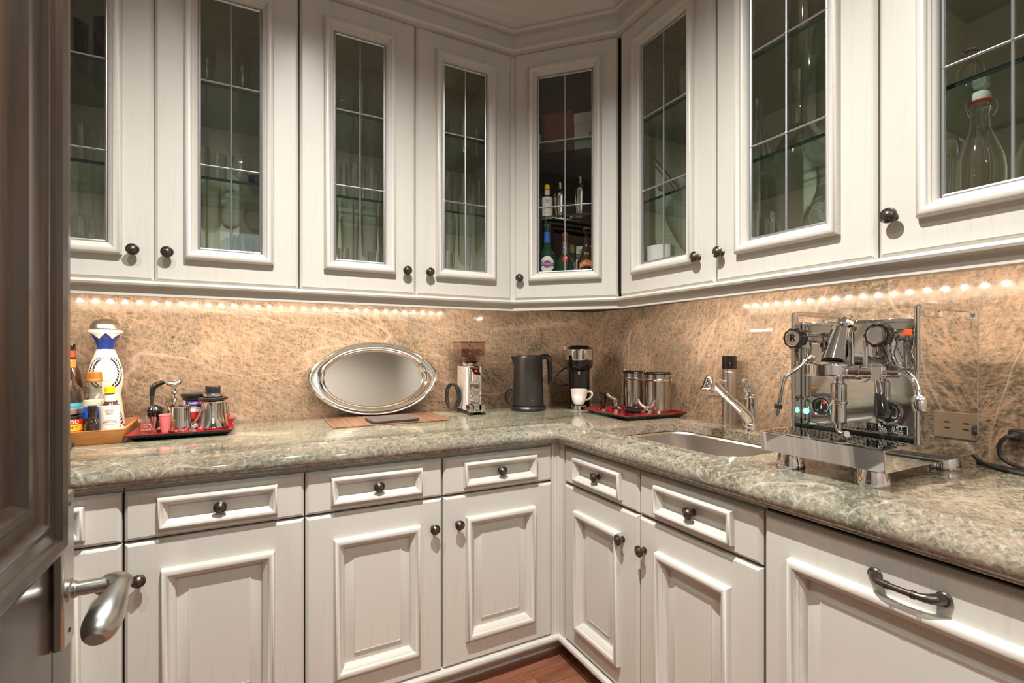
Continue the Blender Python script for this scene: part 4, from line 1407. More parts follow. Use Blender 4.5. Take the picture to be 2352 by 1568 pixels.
obj('wing_top', MB().turned((0, 0, .145), (0, 0, 1), [(0, 0), (.011, 0), (.013, .008), (.010, .016), (.006, .020), (0, .020)], 16).tube([(-.026, 0, .172), (-.022, 0, .160), (0, 0, .157), (.022, 0, .164), (.022, 0, .182)], [.005, .007, .009, .008, .006], 10, True, 1).ball((0, 0, .168), .007, 10), 'chrome', t)
tag(obj('paper_cup', MB().lathe([(0, .002), (.0150, .002), (.0155, 0), (.0215, .056), (.0228, .058), (.0222, .060), (.0205, .057), (.0148, .004), (0, .004)], 28), 'pink', None, (-1.945, -.192, ZT)), 'small pink paper cup in front of the smaller steel pitcher', 'cup')


def pitcher(label, x, y, rb, rt, h, ha, waist):
    t = thing('milk_pitcher', label, 'pitcher', (x, y, ZT), 0, 'steel milk pitchers')
    m = MB()
    N = 36
    prof = [(0, .003), (rb * .9, .002), (rb, .008), (rb * .985, h * .10), (rb * waist, h * .45), (rt * 1.02, h * .75), (rt, h * .97), (rt * 1.03, h), (rt * .98, h), (rt * .95, h * .96)]
    m.lathe(prof, N)
    sa = ha + PI
    q = []
    for p in m.v:
        a = math.atan2(p[1], p[0])
        d = abs((a - sa + PI) % (2 * PI) - PI)
        k = max(0.0, 1 - d / .45) * max(0.0, (p[2] / h - .72) / .28)
        q.append((p[0] * (1 + .28 * k), p[1] * (1 + .28 * k), p[2] + .004 * k))
    m.v = q
    obj('body', m, 'mirror_steel', t)
    c, s_ = math.cos(ha), math.sin(ha)
    P = [(rt * 1.0, h * .90), (rt + .022, h * .90), (rt + .032, h * .78), (rb + .016, h * .42), (rb * .98, h * .22)]
    obj('handle', MB().tube([(a * c, a * s_, b_) for a, b_ in P], .0045, 10, True, 2), 'mirror_steel', t)
    return t


pitcher('smaller steel milk pitcher beside the pink paper cup', -1.905, -.198, .0340, .0300, .088, .15, .93)
t = pitcher('larger steel milk pitcher topped by a black disc and a coffee leveller', -1.809, -.185, .0480, .0375, .098, .9, .84)
t = thing('coffee_leveller', 'black knobbed coffee leveller with chrome ring resting on the larger pitcher', 'leveller', (-1.809, -.185, ZT + .1025))
obj('disc', MB().lathe([(0, 0), (.044, 0), (.047, .002), (.047, .008), (.043, .010), (0, .010)], 36), 'black', t)
obj('chrome_ring', MB().lathe([(0, .0105), (.028, .0105), (.0315, .013), (.0325, .018), (.0315, .0235), (.026, .0245), (0, .0245)], 32), 'chrome', t)
obj('knob_cap', MB().lathe([(.0235, .0245), (.0235, .036), (.0228, .0365), (.0235, .037), (.0238, .048), (.0225, .050), (0, .050)], 32), 'black', t)
t = thing('spice_tub', 'white tub with black lid and purple wrap behind the pitchers', 'tub', (-1.868, -.116, ZT), -.3)
b = obj('tub_body', MB().lathe([(0, 0), (.036, 0), (.038, .003), (.038, .102), (0, .104)], 30), 'white', t)
obj('lid', MB().lathe([(.038, .100), (.0405, .102), (.0410, .112), (.0450, .114), (.0455, .121), (.043, .123), (0, .122)], 32), 'black', t)
obj('purple_wrap', arc_patch(MB(), .0383, .075, .100, .45, .95), 'purple', b, fix=False)
obj('red_wrap', arc_patch(MB(), .0383, .020, .060, .45, .9), 'red_label', b, fix=False)
obj('lettering', put_text(MB(), 'MAGICA ESP', .010, .015, 0, .090, .045, .0386), 'white_ink', b, fix=False)
tag(obj('red_measuring_cup', MB().lathe([(0, 0), (.0115, 0), (.0185, .040), (.0175, .040), (.0108, .003), (0, .003)], 24), 'red_plastic', None, (-1.778, -.088, ZT)), 'small red plastic cup at the back of the lacquer tray', 'cup')
tag(obj('clear_beaker', MB().lathe(tumbler(.018, .092, .9), 24), 'glass', None, (-1.812, -.094, ZT)), 'plain clear glass behind the larger steel pitcher', 'glass')
t = thing('jigger_clip', 'red-knobbed chrome clip lying between the two steel pitchers', 'clip', (-1.862, -.270, ZT))
obj('wire', MB().tube([(-.030, 0, .003), (-.006, .004, .010), (.012, 0, .026)], .0022, 8, True, 1).tube([(-.006, .004, .010), (.006, -.008, .003)], .0022, 8), 'chrome', t)
obj('red_knob', MB().ball((.022, .004, .0105), .0095, 14), 'red_plastic', t)

# ------------------------------------------------------------------ oval silver tray, placemat, slab
t = thing('silver_tray', 'oval silver serving tray with gadrooned rim leaning on the backsplash', 'tray', (-1.207, -.062, ZC + .005))
NE = 72
RX, RZ, IX, IZ = .281, .160, .2130, .1215
pr = [(1.0, -.003), (1.004, .001), (1.0, .005), (.985, .0065), (.972, .0045), (.958, .0050), (.945, .0040), (.93, .0046)]
m = MB()
rows = []
for u, o in [(.90, .0035)]:
    pass


def oval(fx, fz, out, ends=0.0):
    q = []
    for i in range(NE):
        a = 2 * PI * i / NE
        c, s_ = math.cos(a), math.sin(a)
        q.append((fx * (abs(c) ** (1.0 - .04 * ends)) * (1 if c >= 0 else -1), -out, RZ + fz * (abs(s_) ** (1.0 + .22 * ends)) * (1 if s_ >= 0 else -1)))
    return q


def orings(mb, lst, cap=False):
    vs = sum([oval(*e) for e in lst], [])
    fs = [(k * NE + i, k * NE + (i + 1) % NE, (k + 1) * NE + (i + 1) % NE, (k + 1) * NE + i) for k in range(len(lst) - 1) for i in range(NE)]
    if cap:
        fs.append(tuple(range((len(lst) - 1) * NE, len(lst) * NE)))
    return mb.add(vs, fs)


rim = orings(MB(), [(RX - .004, RZ - .003, -.003, 1), (RX, RZ, .001, 1), (RX - .002, RZ - .002, .006, 1), (RX - .007, RZ - .006, .0075, 1), (RX - .011, RZ - .010, .0055, 1), (RX - .015, RZ - .014, .0062, 1), (RX - .019, RZ - .018, .0045, 1)])
ro = obj('gadrooned_rim', rim, 'silver', t)
wall = orings(MB(), [(RX - .019, RZ - .018, .0045, 1), (IX + .022, IZ + .013, .0035, .3), (IX + .018, IZ + .010, .0050, .2), (IX + .012, IZ + .007, .0010, .1), (IX + .008, IZ + .005, .0012, 0), (IX + .002, IZ + .001, -.010, 0), (IX - .002, IZ - .002, -.0125, 0)])
obj('border', wall, 'silver', t)
obj('flat_well', orings(MB(), [(IX - .002, IZ - .002, -.0125, 0), (IX - .06, IZ - .04, -.0125, 0)], True), 'silver_flat', t)
for sx in (-1, 1):
    hh = []
    for k in range(13):
        a = R(-36 + 72 * k / 12)
        hh.append((sx * (RX - .012) * math.cos(a) ** 0.96, -.009, RZ + (RZ - .01) * 1.0 * math.sin(a) * abs(math.sin(a)) ** .2))
    obj('handle', MB().tube(hh, [.004] + [.0055] * 11 + [.004], 10).ball(hh[0], .0075, 10).ball(hh[-1], .0075, 10), 'silver', t)
t.rotation_euler = (R(-8.5), 0, 0)
t.location = (-1.207, -.078, ZC + .0060)

t = thing('placemat', 'brown slatted bamboo placemat under the dark slab', 'placemat', (-1.193, -.192, ZC))
obj('backing', MB().box(-.224, -.145, 0, .224, .145, .0012), 'ink', t, smooth=False)
SL = None
for i in range(46):
    xx = -.2245 + .00998 * i
    if SL is None:
        SL = obj('slat', MB().box(-.0044, -.147, .0012, .0044, .147, .0038), 'mat_wood', t, (xx, 0, 0), smooth=False)
    else:
        link_copy(SL, t, (xx, 0, 0))
sb_ = MB().prism(rrect(-.094, -.070, .094, .070, .016, 5), 0, .0125)
o = obj('dark_slab', sb_, 'slab', None, (-1.185, -.250, ZC + .0039), (0, 0, .05), bevel=.003)
tag(o, 'dark grey rounded slab lying on the bamboo placemat', 'slab')

# ------------------------------------------------------------------ coffee grinder
t = thing('coffee_grinder', 'chrome and light grey coffee grinder with smoky bean hopper', 'grinder', (-.798, -.135, ZC), -.06)
b = obj('body', MB().box(-.028, -.055, .012, .030, .072, .218), 'chrome', t, bevel=.004)
for sx in (-1, 1):
    obj('side_panel', MB().box(.0305 * sx - .005, -.060, .016, .0305 * sx + .005, .074, .212), 'lightgrey', t, bevel=.002)
sl_ = MB().box(-.0357, -.060, .108, -.0352, .074, .110)
obj('panel_seam', sl_, 'grey_ink', t, smooth=False)
vs, fs = text('eureka', .026)
lt = MB()
lt.add([(-.0358, .015 - a * .9 - b_ * .25, .190 - b_ * .4 - (a * .35)) for a, b_, c in vs], fs)
obj('side_lettering', lt, 'ink', t, fix=False)
obj('front_face', MB().taper(.045, .216, (-.0255, -.066, .0255, -.056), (-.0255, -.070, .0255, -.056)), 'chrome', t, bevel=.006)
obj('spout_block', MB().add([(-.019, -.070, .205), (.019, -.070, .205), (.017, -.108, .178), (-.017, -.108, .178), (-.019, -.070, .145), (.019, -.070, .145), (.015, -.100, .150), (-.015, -.100, .150)], [(0, 1, 2, 3), (3, 2, 6, 7), (7, 6, 5, 4), (0, 3, 7, 4), (1, 5, 6, 2), (0, 4, 5, 1)]), 'chrome', t, bevel=.003)
bz = MB().turned((0, -.0885, .1945), (0, -.58, .81), [(0, 0), (.0075, 0), (.0075, .0012), (.006, .0018), (0, .0018)], 18)
obj('red_badge', bz, 'red_plastic', t)
obj('fork', MB().tube([(-.020, -.062, .085), (-.021, -.098, .084), (-.012, -.104, .084), (-.011, -.070, .084), (.011, -.070, .084), (.012, -.104, .084), (.021, -.098, .084), (.020, -.062, .085)], .0032, 8), 'chrome', t)
obj('dial', MB().turned((-.006, -.071, .118), (0, -1, 0), [(0, 0), (.008, 0), (.008, .006), (0, .007)], 16), 'chrome', t)
obj('catch_plate', MB().box(-.022, -.104, .012, .022, -.056, .020).box(-.014, -.098, .02, .014, -.07, .05), 'chrome', t, bevel=.003)
for sx in (-1, 1):
    obj('foot', MB().box(sx * .028 - .009, -.106, 0, sx * .028 + .009, .075, .013), 'black', t, bevel=.002)
    obj('front_leg', MB().box(sx * .028 - .008, -.106, .013, sx * .028 + .008, -.056, .045), 'chrome', t, bevel=.003)
obj('hopper_collar', MB().lathe([(.026, .216), (.028, .220), (.028, .230), (0, .230)], 24, Matrix.Translation((0, .01, 0))), 'lightgrey', t)
hp = MB().taper(.226, .262, (-.026, -.020, .026, .040), (-.058, -.052, .058, .072))
hp.f = [f for f in hp.f if f != hp.f[1]]
hp2 = MB()
for a, c in ((0, 1), (1, 3), (3, 2), (2, 0)):
    pts = [(-.058, -.052), (.058, -.052), (-.058, .072), (.058, .072)]
    p, q = pts[a], pts[c]
    hp2.add([(p[0], p[1], .262), (q[0], q[1], .262), (q[0], q[1], .322), (p[0], p[1], .322)], [(0, 1, 2, 3)])
hp.f = hp.f[:]
obj('hopper', hp2.add(hp.v, hp.f), 'smoke', t, smooth=False, fix=False)
obj('hopper_lid', MB().box(-.060, -.054, .322, .060, .074, .327), 'black', t, bevel=.002)
obj('beans', MB().taper(.228, .240, (-.022, -.016, .022, .036), (-.034, -.028, .034, .048)), 'beans', t, smooth=False)
cb = []
for i in range(80):
    a = i * .36
    cb.append((-.062 + .0, .010 + .028 * math.cos(a) + .0003 * i, .075 + .058 * math.sin(a)))
cb = [(p[0] - .012 - .022 * math.cos(i * .36) + .006 * math.sin(i * .23), p[1], p[2]) for i, p in enumerate(cb)]
cb += [(-.055, .055, .02), (-.02, .078, .03)]
obj('power_cable', MB().tube(cb, .0032, 7), 'rubber', t)
obj('side_cable', MB().tube([(.036, .04, .12), (.050, .02, .10), (.052, .0, .06), (.044, .0, .03), (.03, .07, .02)], .003, 7, True, 2), 'rubber', t)

# ------------------------------------------------------------------ kettle
kx, ky = -.508, -.172
t = thing('kettle', 'matt black electric kettle standing on its base', 'kettle', (kx, ky, ZC), face_cam(kx, ky))
obj('power_base', MB().lathe([(0, 0), (.080, 0), (.084, .003), (.085, .012), (.080, .020), (.074, .022), (0, .022)], 44), 'black', t)
obj('body', MB().lathe([(0, .024), (.0735, .024), (.0745, .027), (.0725, .09), (.0700, .18), (.0685, .254), (.0660, .258), (0, .258)], 44), 'kettle', t)
obj('lid', MB().lathe([(.063, .258), (.062, .262), (.05, .264), (0, .2645)], 40), 'black', t)
obj('spout', MB().add([(-.060, -.018, .258), (-.060, .018, .258), (-.084, 0, .257), (-.066, -.014, .215), (-.066, .014, .215), (-.072, 0, .222)], [(0, 2, 5, 3), (2, 1, 4, 5), (0, 1, 2), (3, 5, 4)]), 'kettle', t)
obj('handle', MB().tube([(.060, 0, .255), (.090, 0, .257), (.102, 0, .245), (.106, 0, .20), (.106, 0, .135), (.104, 0, .122)], [.012, .0125, .013, .0125, .0115, .009], 14, True, 2), 'black_gloss', t)
obj('logo_mark', put_text(MB(), '-', .02, .02, 0, .055, .012, .0738), 'grey_ink', t, fix=False)
obj('power_cable', MB().tube([(-.060, .05, .008), (-.09, .06, .01), (-.115, .055, .05), (-.108, .05, .085), (-.088, .05, .098), (-.075, .055, .085)], .0038, 8, True, 3), 'rubber', t)

# ------------------------------------------------------------------ capsule coffee machine and cup
t = thing('capsule_machine', 'black and chrome capsule coffee machine in the worktop corner', 'coffee machine', (-.238, -.212, ZC), R(-35.5))
obj('column', MB().prism(rrect(-.052, -.052, .052, .075, .022, 5), .006, .190), 'black_gloss', t, bevel=.002)
obj('column_seam', MB().box(-.0012, -.0528, .075, .0012, -.0518, .180), 'ink', t, smooth=False)
obj('rear_tank', MB().prism(rrect(-.045, .076, .045, .115, .018, 5), .0, .240), 'black', t)
hm = Matrix.Translation((0, -.012, 0)) @ Matrix.Diagonal((1, 1.08, 1, 1))
obj('lower_head', MB().lathe([(0, .182), (.040, .182), (.052, .190), (.066, .206), (.068, .212), (.068, .238), (0, .238)], 40, hm), 'black_gloss', t)
obj('chrome_head', MB().lathe([(.069, .2385), (.070, .240), (.070, .290), (.0685, .293), (0, .293)], 44, hm), 'chrome', t)
obj('lid', MB().lathe([(.067, .2935), (.066, .297), (.050, .309), (.044, .311), (0, .312)], 40, hm), 'black_gloss', t)
obj('lid_latch', MB().box(-.076, -.030, .286, -.062, .010, .314), 'chrome', t, bevel=.004)
obj('nozzle', MB().lathe([(0, .168), (.007, .168), (.009, .184), (0, .184)], 16, Matrix.Translation((0, -.060, 0))), 'chrome', t)
obj('foot_plate', MB().prism(rrect(-.056, -.060, .056, .09, .024, 5), 0, .006), 'black', t)
obj('cup_stand', MB().lathe([(0, 0), (.046, 0), (.047, .003), (.047, .006), (.036, .007), (.036, .021), (.034, .024), (0, .0245)], 32, Matrix.Translation((0, -.104, 0))), 'chrome', t)
obj('power_cable', MB().tube([(-.055, .07, .20), (-.085, .03, .19), (-.120, -.005, .15), (-.118, -.01, .115), (-.075, .02, .105), (-.046, .06, .118)], .0038, 8, True, 3), 'rubber', t)
cx2, cy2 = -.238 + math.sin(R(-35.5)) * .104, -.212 - math.cos(R(-35.5)) * .104
t = thing('espresso_cup', 'white espresso cup under the capsule machine spout', 'cup', (cx2, cy2, ZC + .0252), face_cam(cx2, cy2))
obj('cup_body', MB().lathe([(0, .002), (.019, 0), (.022, .002), (.024, .006), (.032, .022), (.038, .045), (.0405, .074), (.0390, .075), (.036, .046), (.030, .024), (.018, .008), (0, .007)], 36), 'porcelain', t)
obj('handle', MB().tube([(.037, 0, .062), (.052, 0, .066), (.063, 0, .058), (.062, 0, .044), (.050, 0, .030), (.034, 0, .024)], [.004, .0048, .0048, .0044, .004, .004], 10, True, 2), 'porcelain', t)


# ------------------------------------------------------------------ second lacquer tray: canisters and coffee tools
def canister(label, x, y, r, h, ca):
    t = thing('coffee_canister', label, 'canister', (x, y, ZT), 0, 'steel coffee canisters')
    obj('body', MB().lathe([(0, 0), (r * .97, 0), (r, .003), (r, h * .80), (r * 1.012, h * .805), (r * 1.012, h * .82), (r, h * .825), (r, h * .93), (0, h * .93)], 40), 'canister', t)
    obj('lid', MB().lathe([(r * 1.0, h * .935), (r * 1.05, h * .94), (r * 1.06, h * .955), (r * 1.05, h * .97), (r * 1.0, h * .985), (r * .9, h), (0, h)], 40), 'black_gloss', t)
    obj('wire_band', MB().tube([(r * 1.012 * math.cos(a), r * 1.012 * math.sin(a), h * .79) for a in [2 * PI * i / 30 for i in range(31)]], .0022, 6), 'chrome', t)
    for a in (ca, ca + PI):
        c, s_ = math.cos(a), math.sin(a)
        p = lambda d, w, z: ((r + d) * c - w * s_, (r + d) * s_ + w * c, z)
        cl = MB().tube([p(.002, -.012, h * .79), p(.008, -.012, h * .88), p(.004, -.012, h * .985), p(-.010, -.010, h * 1.01), p(-.010, .010, h * 1.01), p(.004, .012, h * .985), p(.008, .012, h * .88), p(.002, .012, h * .79)], .0018, 6)
        cl.add([p(.010, -.014, h * .88), p(.010, .014, h * .88), p(.016, .010, h * .74), p(.016, -.010, h * .74), p(.018, .004, h * .66), p(.018, -.004, h * .66)], [(0, 1, 2, 3), (3, 2, 4, 5)])
        obj('clamp', cl, 'chrome', t)


canister('larger brushed steel canister with black lid at the tray front', -.110, -.620, .0560, .186, R(-41))
canister('brushed steel canister half hidden behind the larger one', -.112, -.478, .0530, .186, R(-41))
t = thing('tamper', 'upright black coffee tamper with chrome foot on the tray near the cup', 'tamper', (-.262, -.432, ZT))
obj('base', MB().lathe([(0, 0), (.0195, 0), (.020, .002), (.020, .010), (.012, .015), (0, .015)], 26), 'chrome', t)
obj('handle', MB().lathe([(.010, .015), (.012, .030), (.017, .048), (.0210, .066), (.0210, .080), (.016, .085), (0, .085)], 26), 'black_gloss', t)
t = thing('tap_spout', 'chrome elbow spout fitting beside the upright black tamper', 'fitting', (-.246, -.505, ZT))
obj('body', MB().lathe([(0, 0), (.022, 0), (.024, .004), (.024, .018), (.016, .026), (.010, .030), (.010, .046), (.0125, .048), (.0125, .058), (0, .060)], 24), 'chrome', t)
obj('elbow', MB().tube([(0, 0, .052), (-.004, .008, .062), (-.018, .020, .070), (-.026, .030, .084)], [.009, .009, .0075, .0075], 12, True, 1), 'chrome', t)
t = thing('portafilter', 'portafilter with black handle lying on the tray front', 'portafilter', (-.200, -.588, ZT), R(-62))
obj('handle', MB().turned((-.050, 0, .0165), (1, 0, .0), [(0, 0), (.014, 0), (.0160, .004), (.0155, .03), (.0120, .065), (.0095, .085), (0, .085)], 22), 'black_gloss', t)
obj('end_cap', MB().turned((-.0505, 0, .0165), (-1, 0, 0), [(0, 0), (.0105, 0), (.0095, .003), (0, .003)], 18), 'chrome', t)
obj('neck', MB().turned((.034, 0, .0165), (1, 0, 0), [(0, 0), (.008, 0), (.006, .022), (0, .022)], 16), 'chrome', t)
t = thing('double_spout', 'chrome double spout fitting with upturned wings at the tray front', 'fitting', (-.222, -.672, ZT), R(-40))
obj('body', MB().lathe([(0, 0), (.021, 0), (.023, .003), (.023, .020), (.014, .027), (.009, .030), (.009, .040), (0, .042)], 24), 'chrome', t)
obj('wings', MB().tube([(-.034, 0, .072), (-.026, 0, .052), (-.010, 0, .040), (0, 0, .038), (.010, 0, .040), (.026, 0, .052), (.034, 0, .072)], [.005, .008, .0075, .008, .0075, .008, .005], 12, True, 1), 'chrome', t)

# ------------------------------------------------------------------ filter tap and kitchen tap
t = thing('filter_tap', 'tall brushed steel cylinder tap with black cap and red light', 'tap', (-.052, -.944, ZC))
obj('column', MB().lathe([(0, 0), (.0275, 0), (.0275, .003), (.0262, .004), (.0262, .205), (.0258, .206), (.0262, .207), (.0262, .216), (0, .216)], 36), 'steel', t)
obj('cap', MB().lathe([(.0268, .2165), (.0268, .264), (.025, .266), (0, .2665)], 36), 'black_gloss', t)
obj('status_light', MB().turned((-.0205, -.0172, .238), (-.77, -.64, 0), [(0, 0), (.0022, 0), (.002, .0006), (0, .0007)], 10), 'red_glow', t)
obj('spout', MB().tube([(-.02, 0, .112), (-.085, 0, .118), (-.128, 0, .119)], .0085, 14).tube([(-.121, 0, .119), (-.121, 0, .094)], .0062, 12), 'steel', t)
obj('side_stub', MB().tube([(-.02, .0, .165), (-.060, 0, .170)], .0080, 12), 'steel', t)
t = thing('kitchen_tap', 'polished chrome pull-out tap with bell-shaped spray head over the sink', 'tap', (-.092, -1.066, ZC))
obj('base_ring', MB().lathe([(0, 0), (.0285, 0), (.0285, .005), (.026, .009), (.0265, .013), (.0285, .016), (.0275, .022), (.0235, .026), (0, .026)], 32), 'chrome', t)
obj('body', MB().lathe([(.0225, .026), (.0235, .06), (.0230, .10), (.0218, .118), (.0245, .122), (.0245, .127), (.0225, .130), (.0225, .142), (.0250, .146), (.0250, .150), (.017, .156), (0, .157)], 32), 'chrome', t)
obj('finial', MB().lathe([(.010, .156), (.013, .160), (.0085, .166), (.010, .170), (.0155, .175), (.012, .180), (0, .181)], 24).tube([(-.002, 0, .176), (.014, -.010, .180), (.024, -.014, .176)], [.006, .0065, .008], 10, True, 1).ball((.024, -.014, .176), .0079, 12).ball((-.024, .014, .177), .0079, 12).tube([(.002, 0, .176), (-.014, .010, .180), (-.024, .014, .177)], [.006, .0065, .008], 10, True, 1), 'chrome', t)
obj('spout_arm', MB().tube([(.0, .0, .030), (-.020, .006, .058), (-.048, .012, .084), (-.082, .018, .110), (-.108, .024, .132)], [.021, .0205, .0185, .0150, .0128], 20, True, 1), 'chrome', t)
obj('spray_arm', MB().tube([(-.106, .0236, .130), (-.112, .0246, .135), (-.114, .025, .137), (-.138, .030, .158), (-.158, .034, .176), (-.170, .036, .185)], [.0140, .0150, .0135, .0150, .0175, .0160], 20, True, 1), 'chrome', t)
hd_ = MB().turned((-.166, .0352, .190), (-.30, .05, -1), [(0, -.010), (.012, -.006), (.0185, .004), (.0205, .014), (.0210, .026), (.0235, .040), (.0260, .044), (.0255, .047), (.019, .048), (0, .046)], 28)
obj('spray_head', hd_, 'chrome', t)

# ------------------------------------------------------------------ espresso machine: front is local -Y, width along local X
em_ = thing('espresso_machine', 'mirror-polished espresso machine with two gauges and black valve knobs', 'coffee machine', (-.553, -1.431, ZC), -PI / 2)
W = .275
Y1 = .168            # front panel plane
for fx, fy in ((.046, .052), (W - .046, .052), (.046, .372), (W - .046, .372)):
    obj('foot', MB().lathe([(0, 0), (.031, 0), (.0315, .003), (.0315, .010), (.026, .034), (.0245, .040), (0, .040)], 30, Matrix.Translation((fx, fy, 0))), 'chrome', em_)
trm = MB().add([(0, .004, .039), (W, .004, .039), (W, .414, .039), (0, .414, .039), (0, 0, .086), (W, 0, .086), (W, .414, .086), (0, .414, .086)],
               [(0, 3, 2, 1), (0, 1, 5, 4), (1, 2, 6, 5), (2, 3, 7, 6), (3, 0, 4, 7), (4, 5, 6, 7)])
obj('drip_tray', trm, 'mirror_steel', em_, smooth=False, bevel=.0015)
obj('tray_rim', MB().rings(W - .002, Y1 - .006, [(0, 0, 0), (0, 0, .002), (.007, .007, .002), (.007, .007, -.001)], False, Matrix.Translation((.001, .002, .0862)) @ Matrix.Rotation(-PI / 2, 4, 'X') @ Matrix.Diagonal((1, 1, 1, 1))), 'mirror_steel', em_, smooth=False, fix=True)
gr = MB()
for i in range(27):
    gx = .012 + i * (W - .024) / 26
    gr.box(gx - .0022, .010, .0868, gx + .0022, Y1 - .012, .0888)
for k in range(9):
    gy = .012 + k * (Y1 - .028) / 8
    gr.box(.009, gy - .0025, .0866, W - .009, gy + .0025, .0886)
obj('drip_grate', gr, 'mirror_steel', em_, smooth=False)
obj('grate_well', MB().box(.008, .009, .0861, W - .008, Y1 - .010, .0864), 'black_gloss', em_, smooth=False)
obj('rear_gap', MB().box(.004, Y1 - .008, .0862, W - .004, Y1 + .010, .0945), 'black', em_, smooth=False)
obj('front_panel', MB().box(.006, Y1, .0945, W - .006, Y1 + .003, .358), 'mirror_steel', em_, smooth=False)
fb = MB().rings(W - .012, .2635, [(0, 0, 0), (0, 0, .0035), (.005, .005, .0035), (.0065, .0065, .001)], False, Matrix.Translation((.006, Y1 - .0002, .0945)))
obj('panel_border', fb, 'mirror_steel', em_, smooth=False)
obj('housing', MB().box(.004, Y1 + .0035, .0866, W - .004, .408, .340), 'mirror_steel', em_, smooth=False)
obj('cup_tray', MB().box(.004, Y1 + .0035, .3405, W - .004, .408, .350).box(.004, Y1 - .004, .3505, W - .004, Y1 + .010, .3605), 'mirror_steel', em_, bevel=.002)


def side_plate(x0, x1, name):
    """mirror side panel with a long slot under its top edge"""
    ya, yb, z0, z1 = .132, .410, .0870, .389
    sa, sb_, s0, s1 = .150, .392, .362, .379
    r = .010

    def path(ya, z0, yb, z1, r, n=5):
        p = [(yb, z0), (ya, z0)] if r[0] == 0 else None
        q = []
        for cy, cz, a, rr in ((yb - r[2], z1 - r[2], 0, r[2]), (ya + r[3], z1 - r[3], 90, r[3]), (ya + r[0], z0 + r[0], 180, r[0]), (yb - r[1], z0 + r[1], 270, r[1])):
            for i in range(n + 1):
                t_ = R(a + 90 * i / n)
                q.append((cy + rr * math.cos(t_), cz + rr * math.sin(t_)))
        return q
    out = path(ya, z0, yb, z1, (.0005, .0005, .010, .012))
    inn = path(sa, s0, sb_, s1, (.003, .003, .004, .004))
    n = len(out)
    m = MB()
    vs = [(x0, a, b) for a, b in out] + [(x1, a, b) for a, b in out] + [(x0, a, b) for a, b in inn] + [(x1, a, b) for a, b in inn]
    fs = []
    for i in range(n):
        j = (i + 1) % n
        fs += [(i, j, n + j, n + i), (2 * n + i, 3 * n + i, 3 * n + j, 2 * n + j), (i, 2 * n + i, 2 * n + j, j), (n + i, n + j, 3 * n + j, 3 * n + i)]
    o = obj(name, m.add(vs, fs), 'mirror_steel', em_, fix=False)
    for xx in (x0, x1):
        rl = MB().tube([(xx, a, b) for a, b in inn + inn[:1]], .0016, 6)
        rl.tube([(xx, ya + .002, z1 - .012), (xx, ya + .004, z1 - .004), (xx, ya + .012, z1), (xx, yb - .010, z1), (xx, yb, z1 - .010), (xx, yb, z0)], .0013, 6)
        obj('edge_highlight_trim', rl, 'chrome', o)  # thin tubes added so the panel and slot edges show a highlight
    return o


side_plate(-.0040, .0035, 'side_panel')
side_plate(W - .0035, W + .0040, 'side_panel')
for xx in (.0015, W - .0015):
    obj('front_post', MB().tube([(xx, .134, .088), (xx, .134, .380)], .0052, 10).ball((xx, .134, .380), .0052, 10), 'mirror_steel', em_)

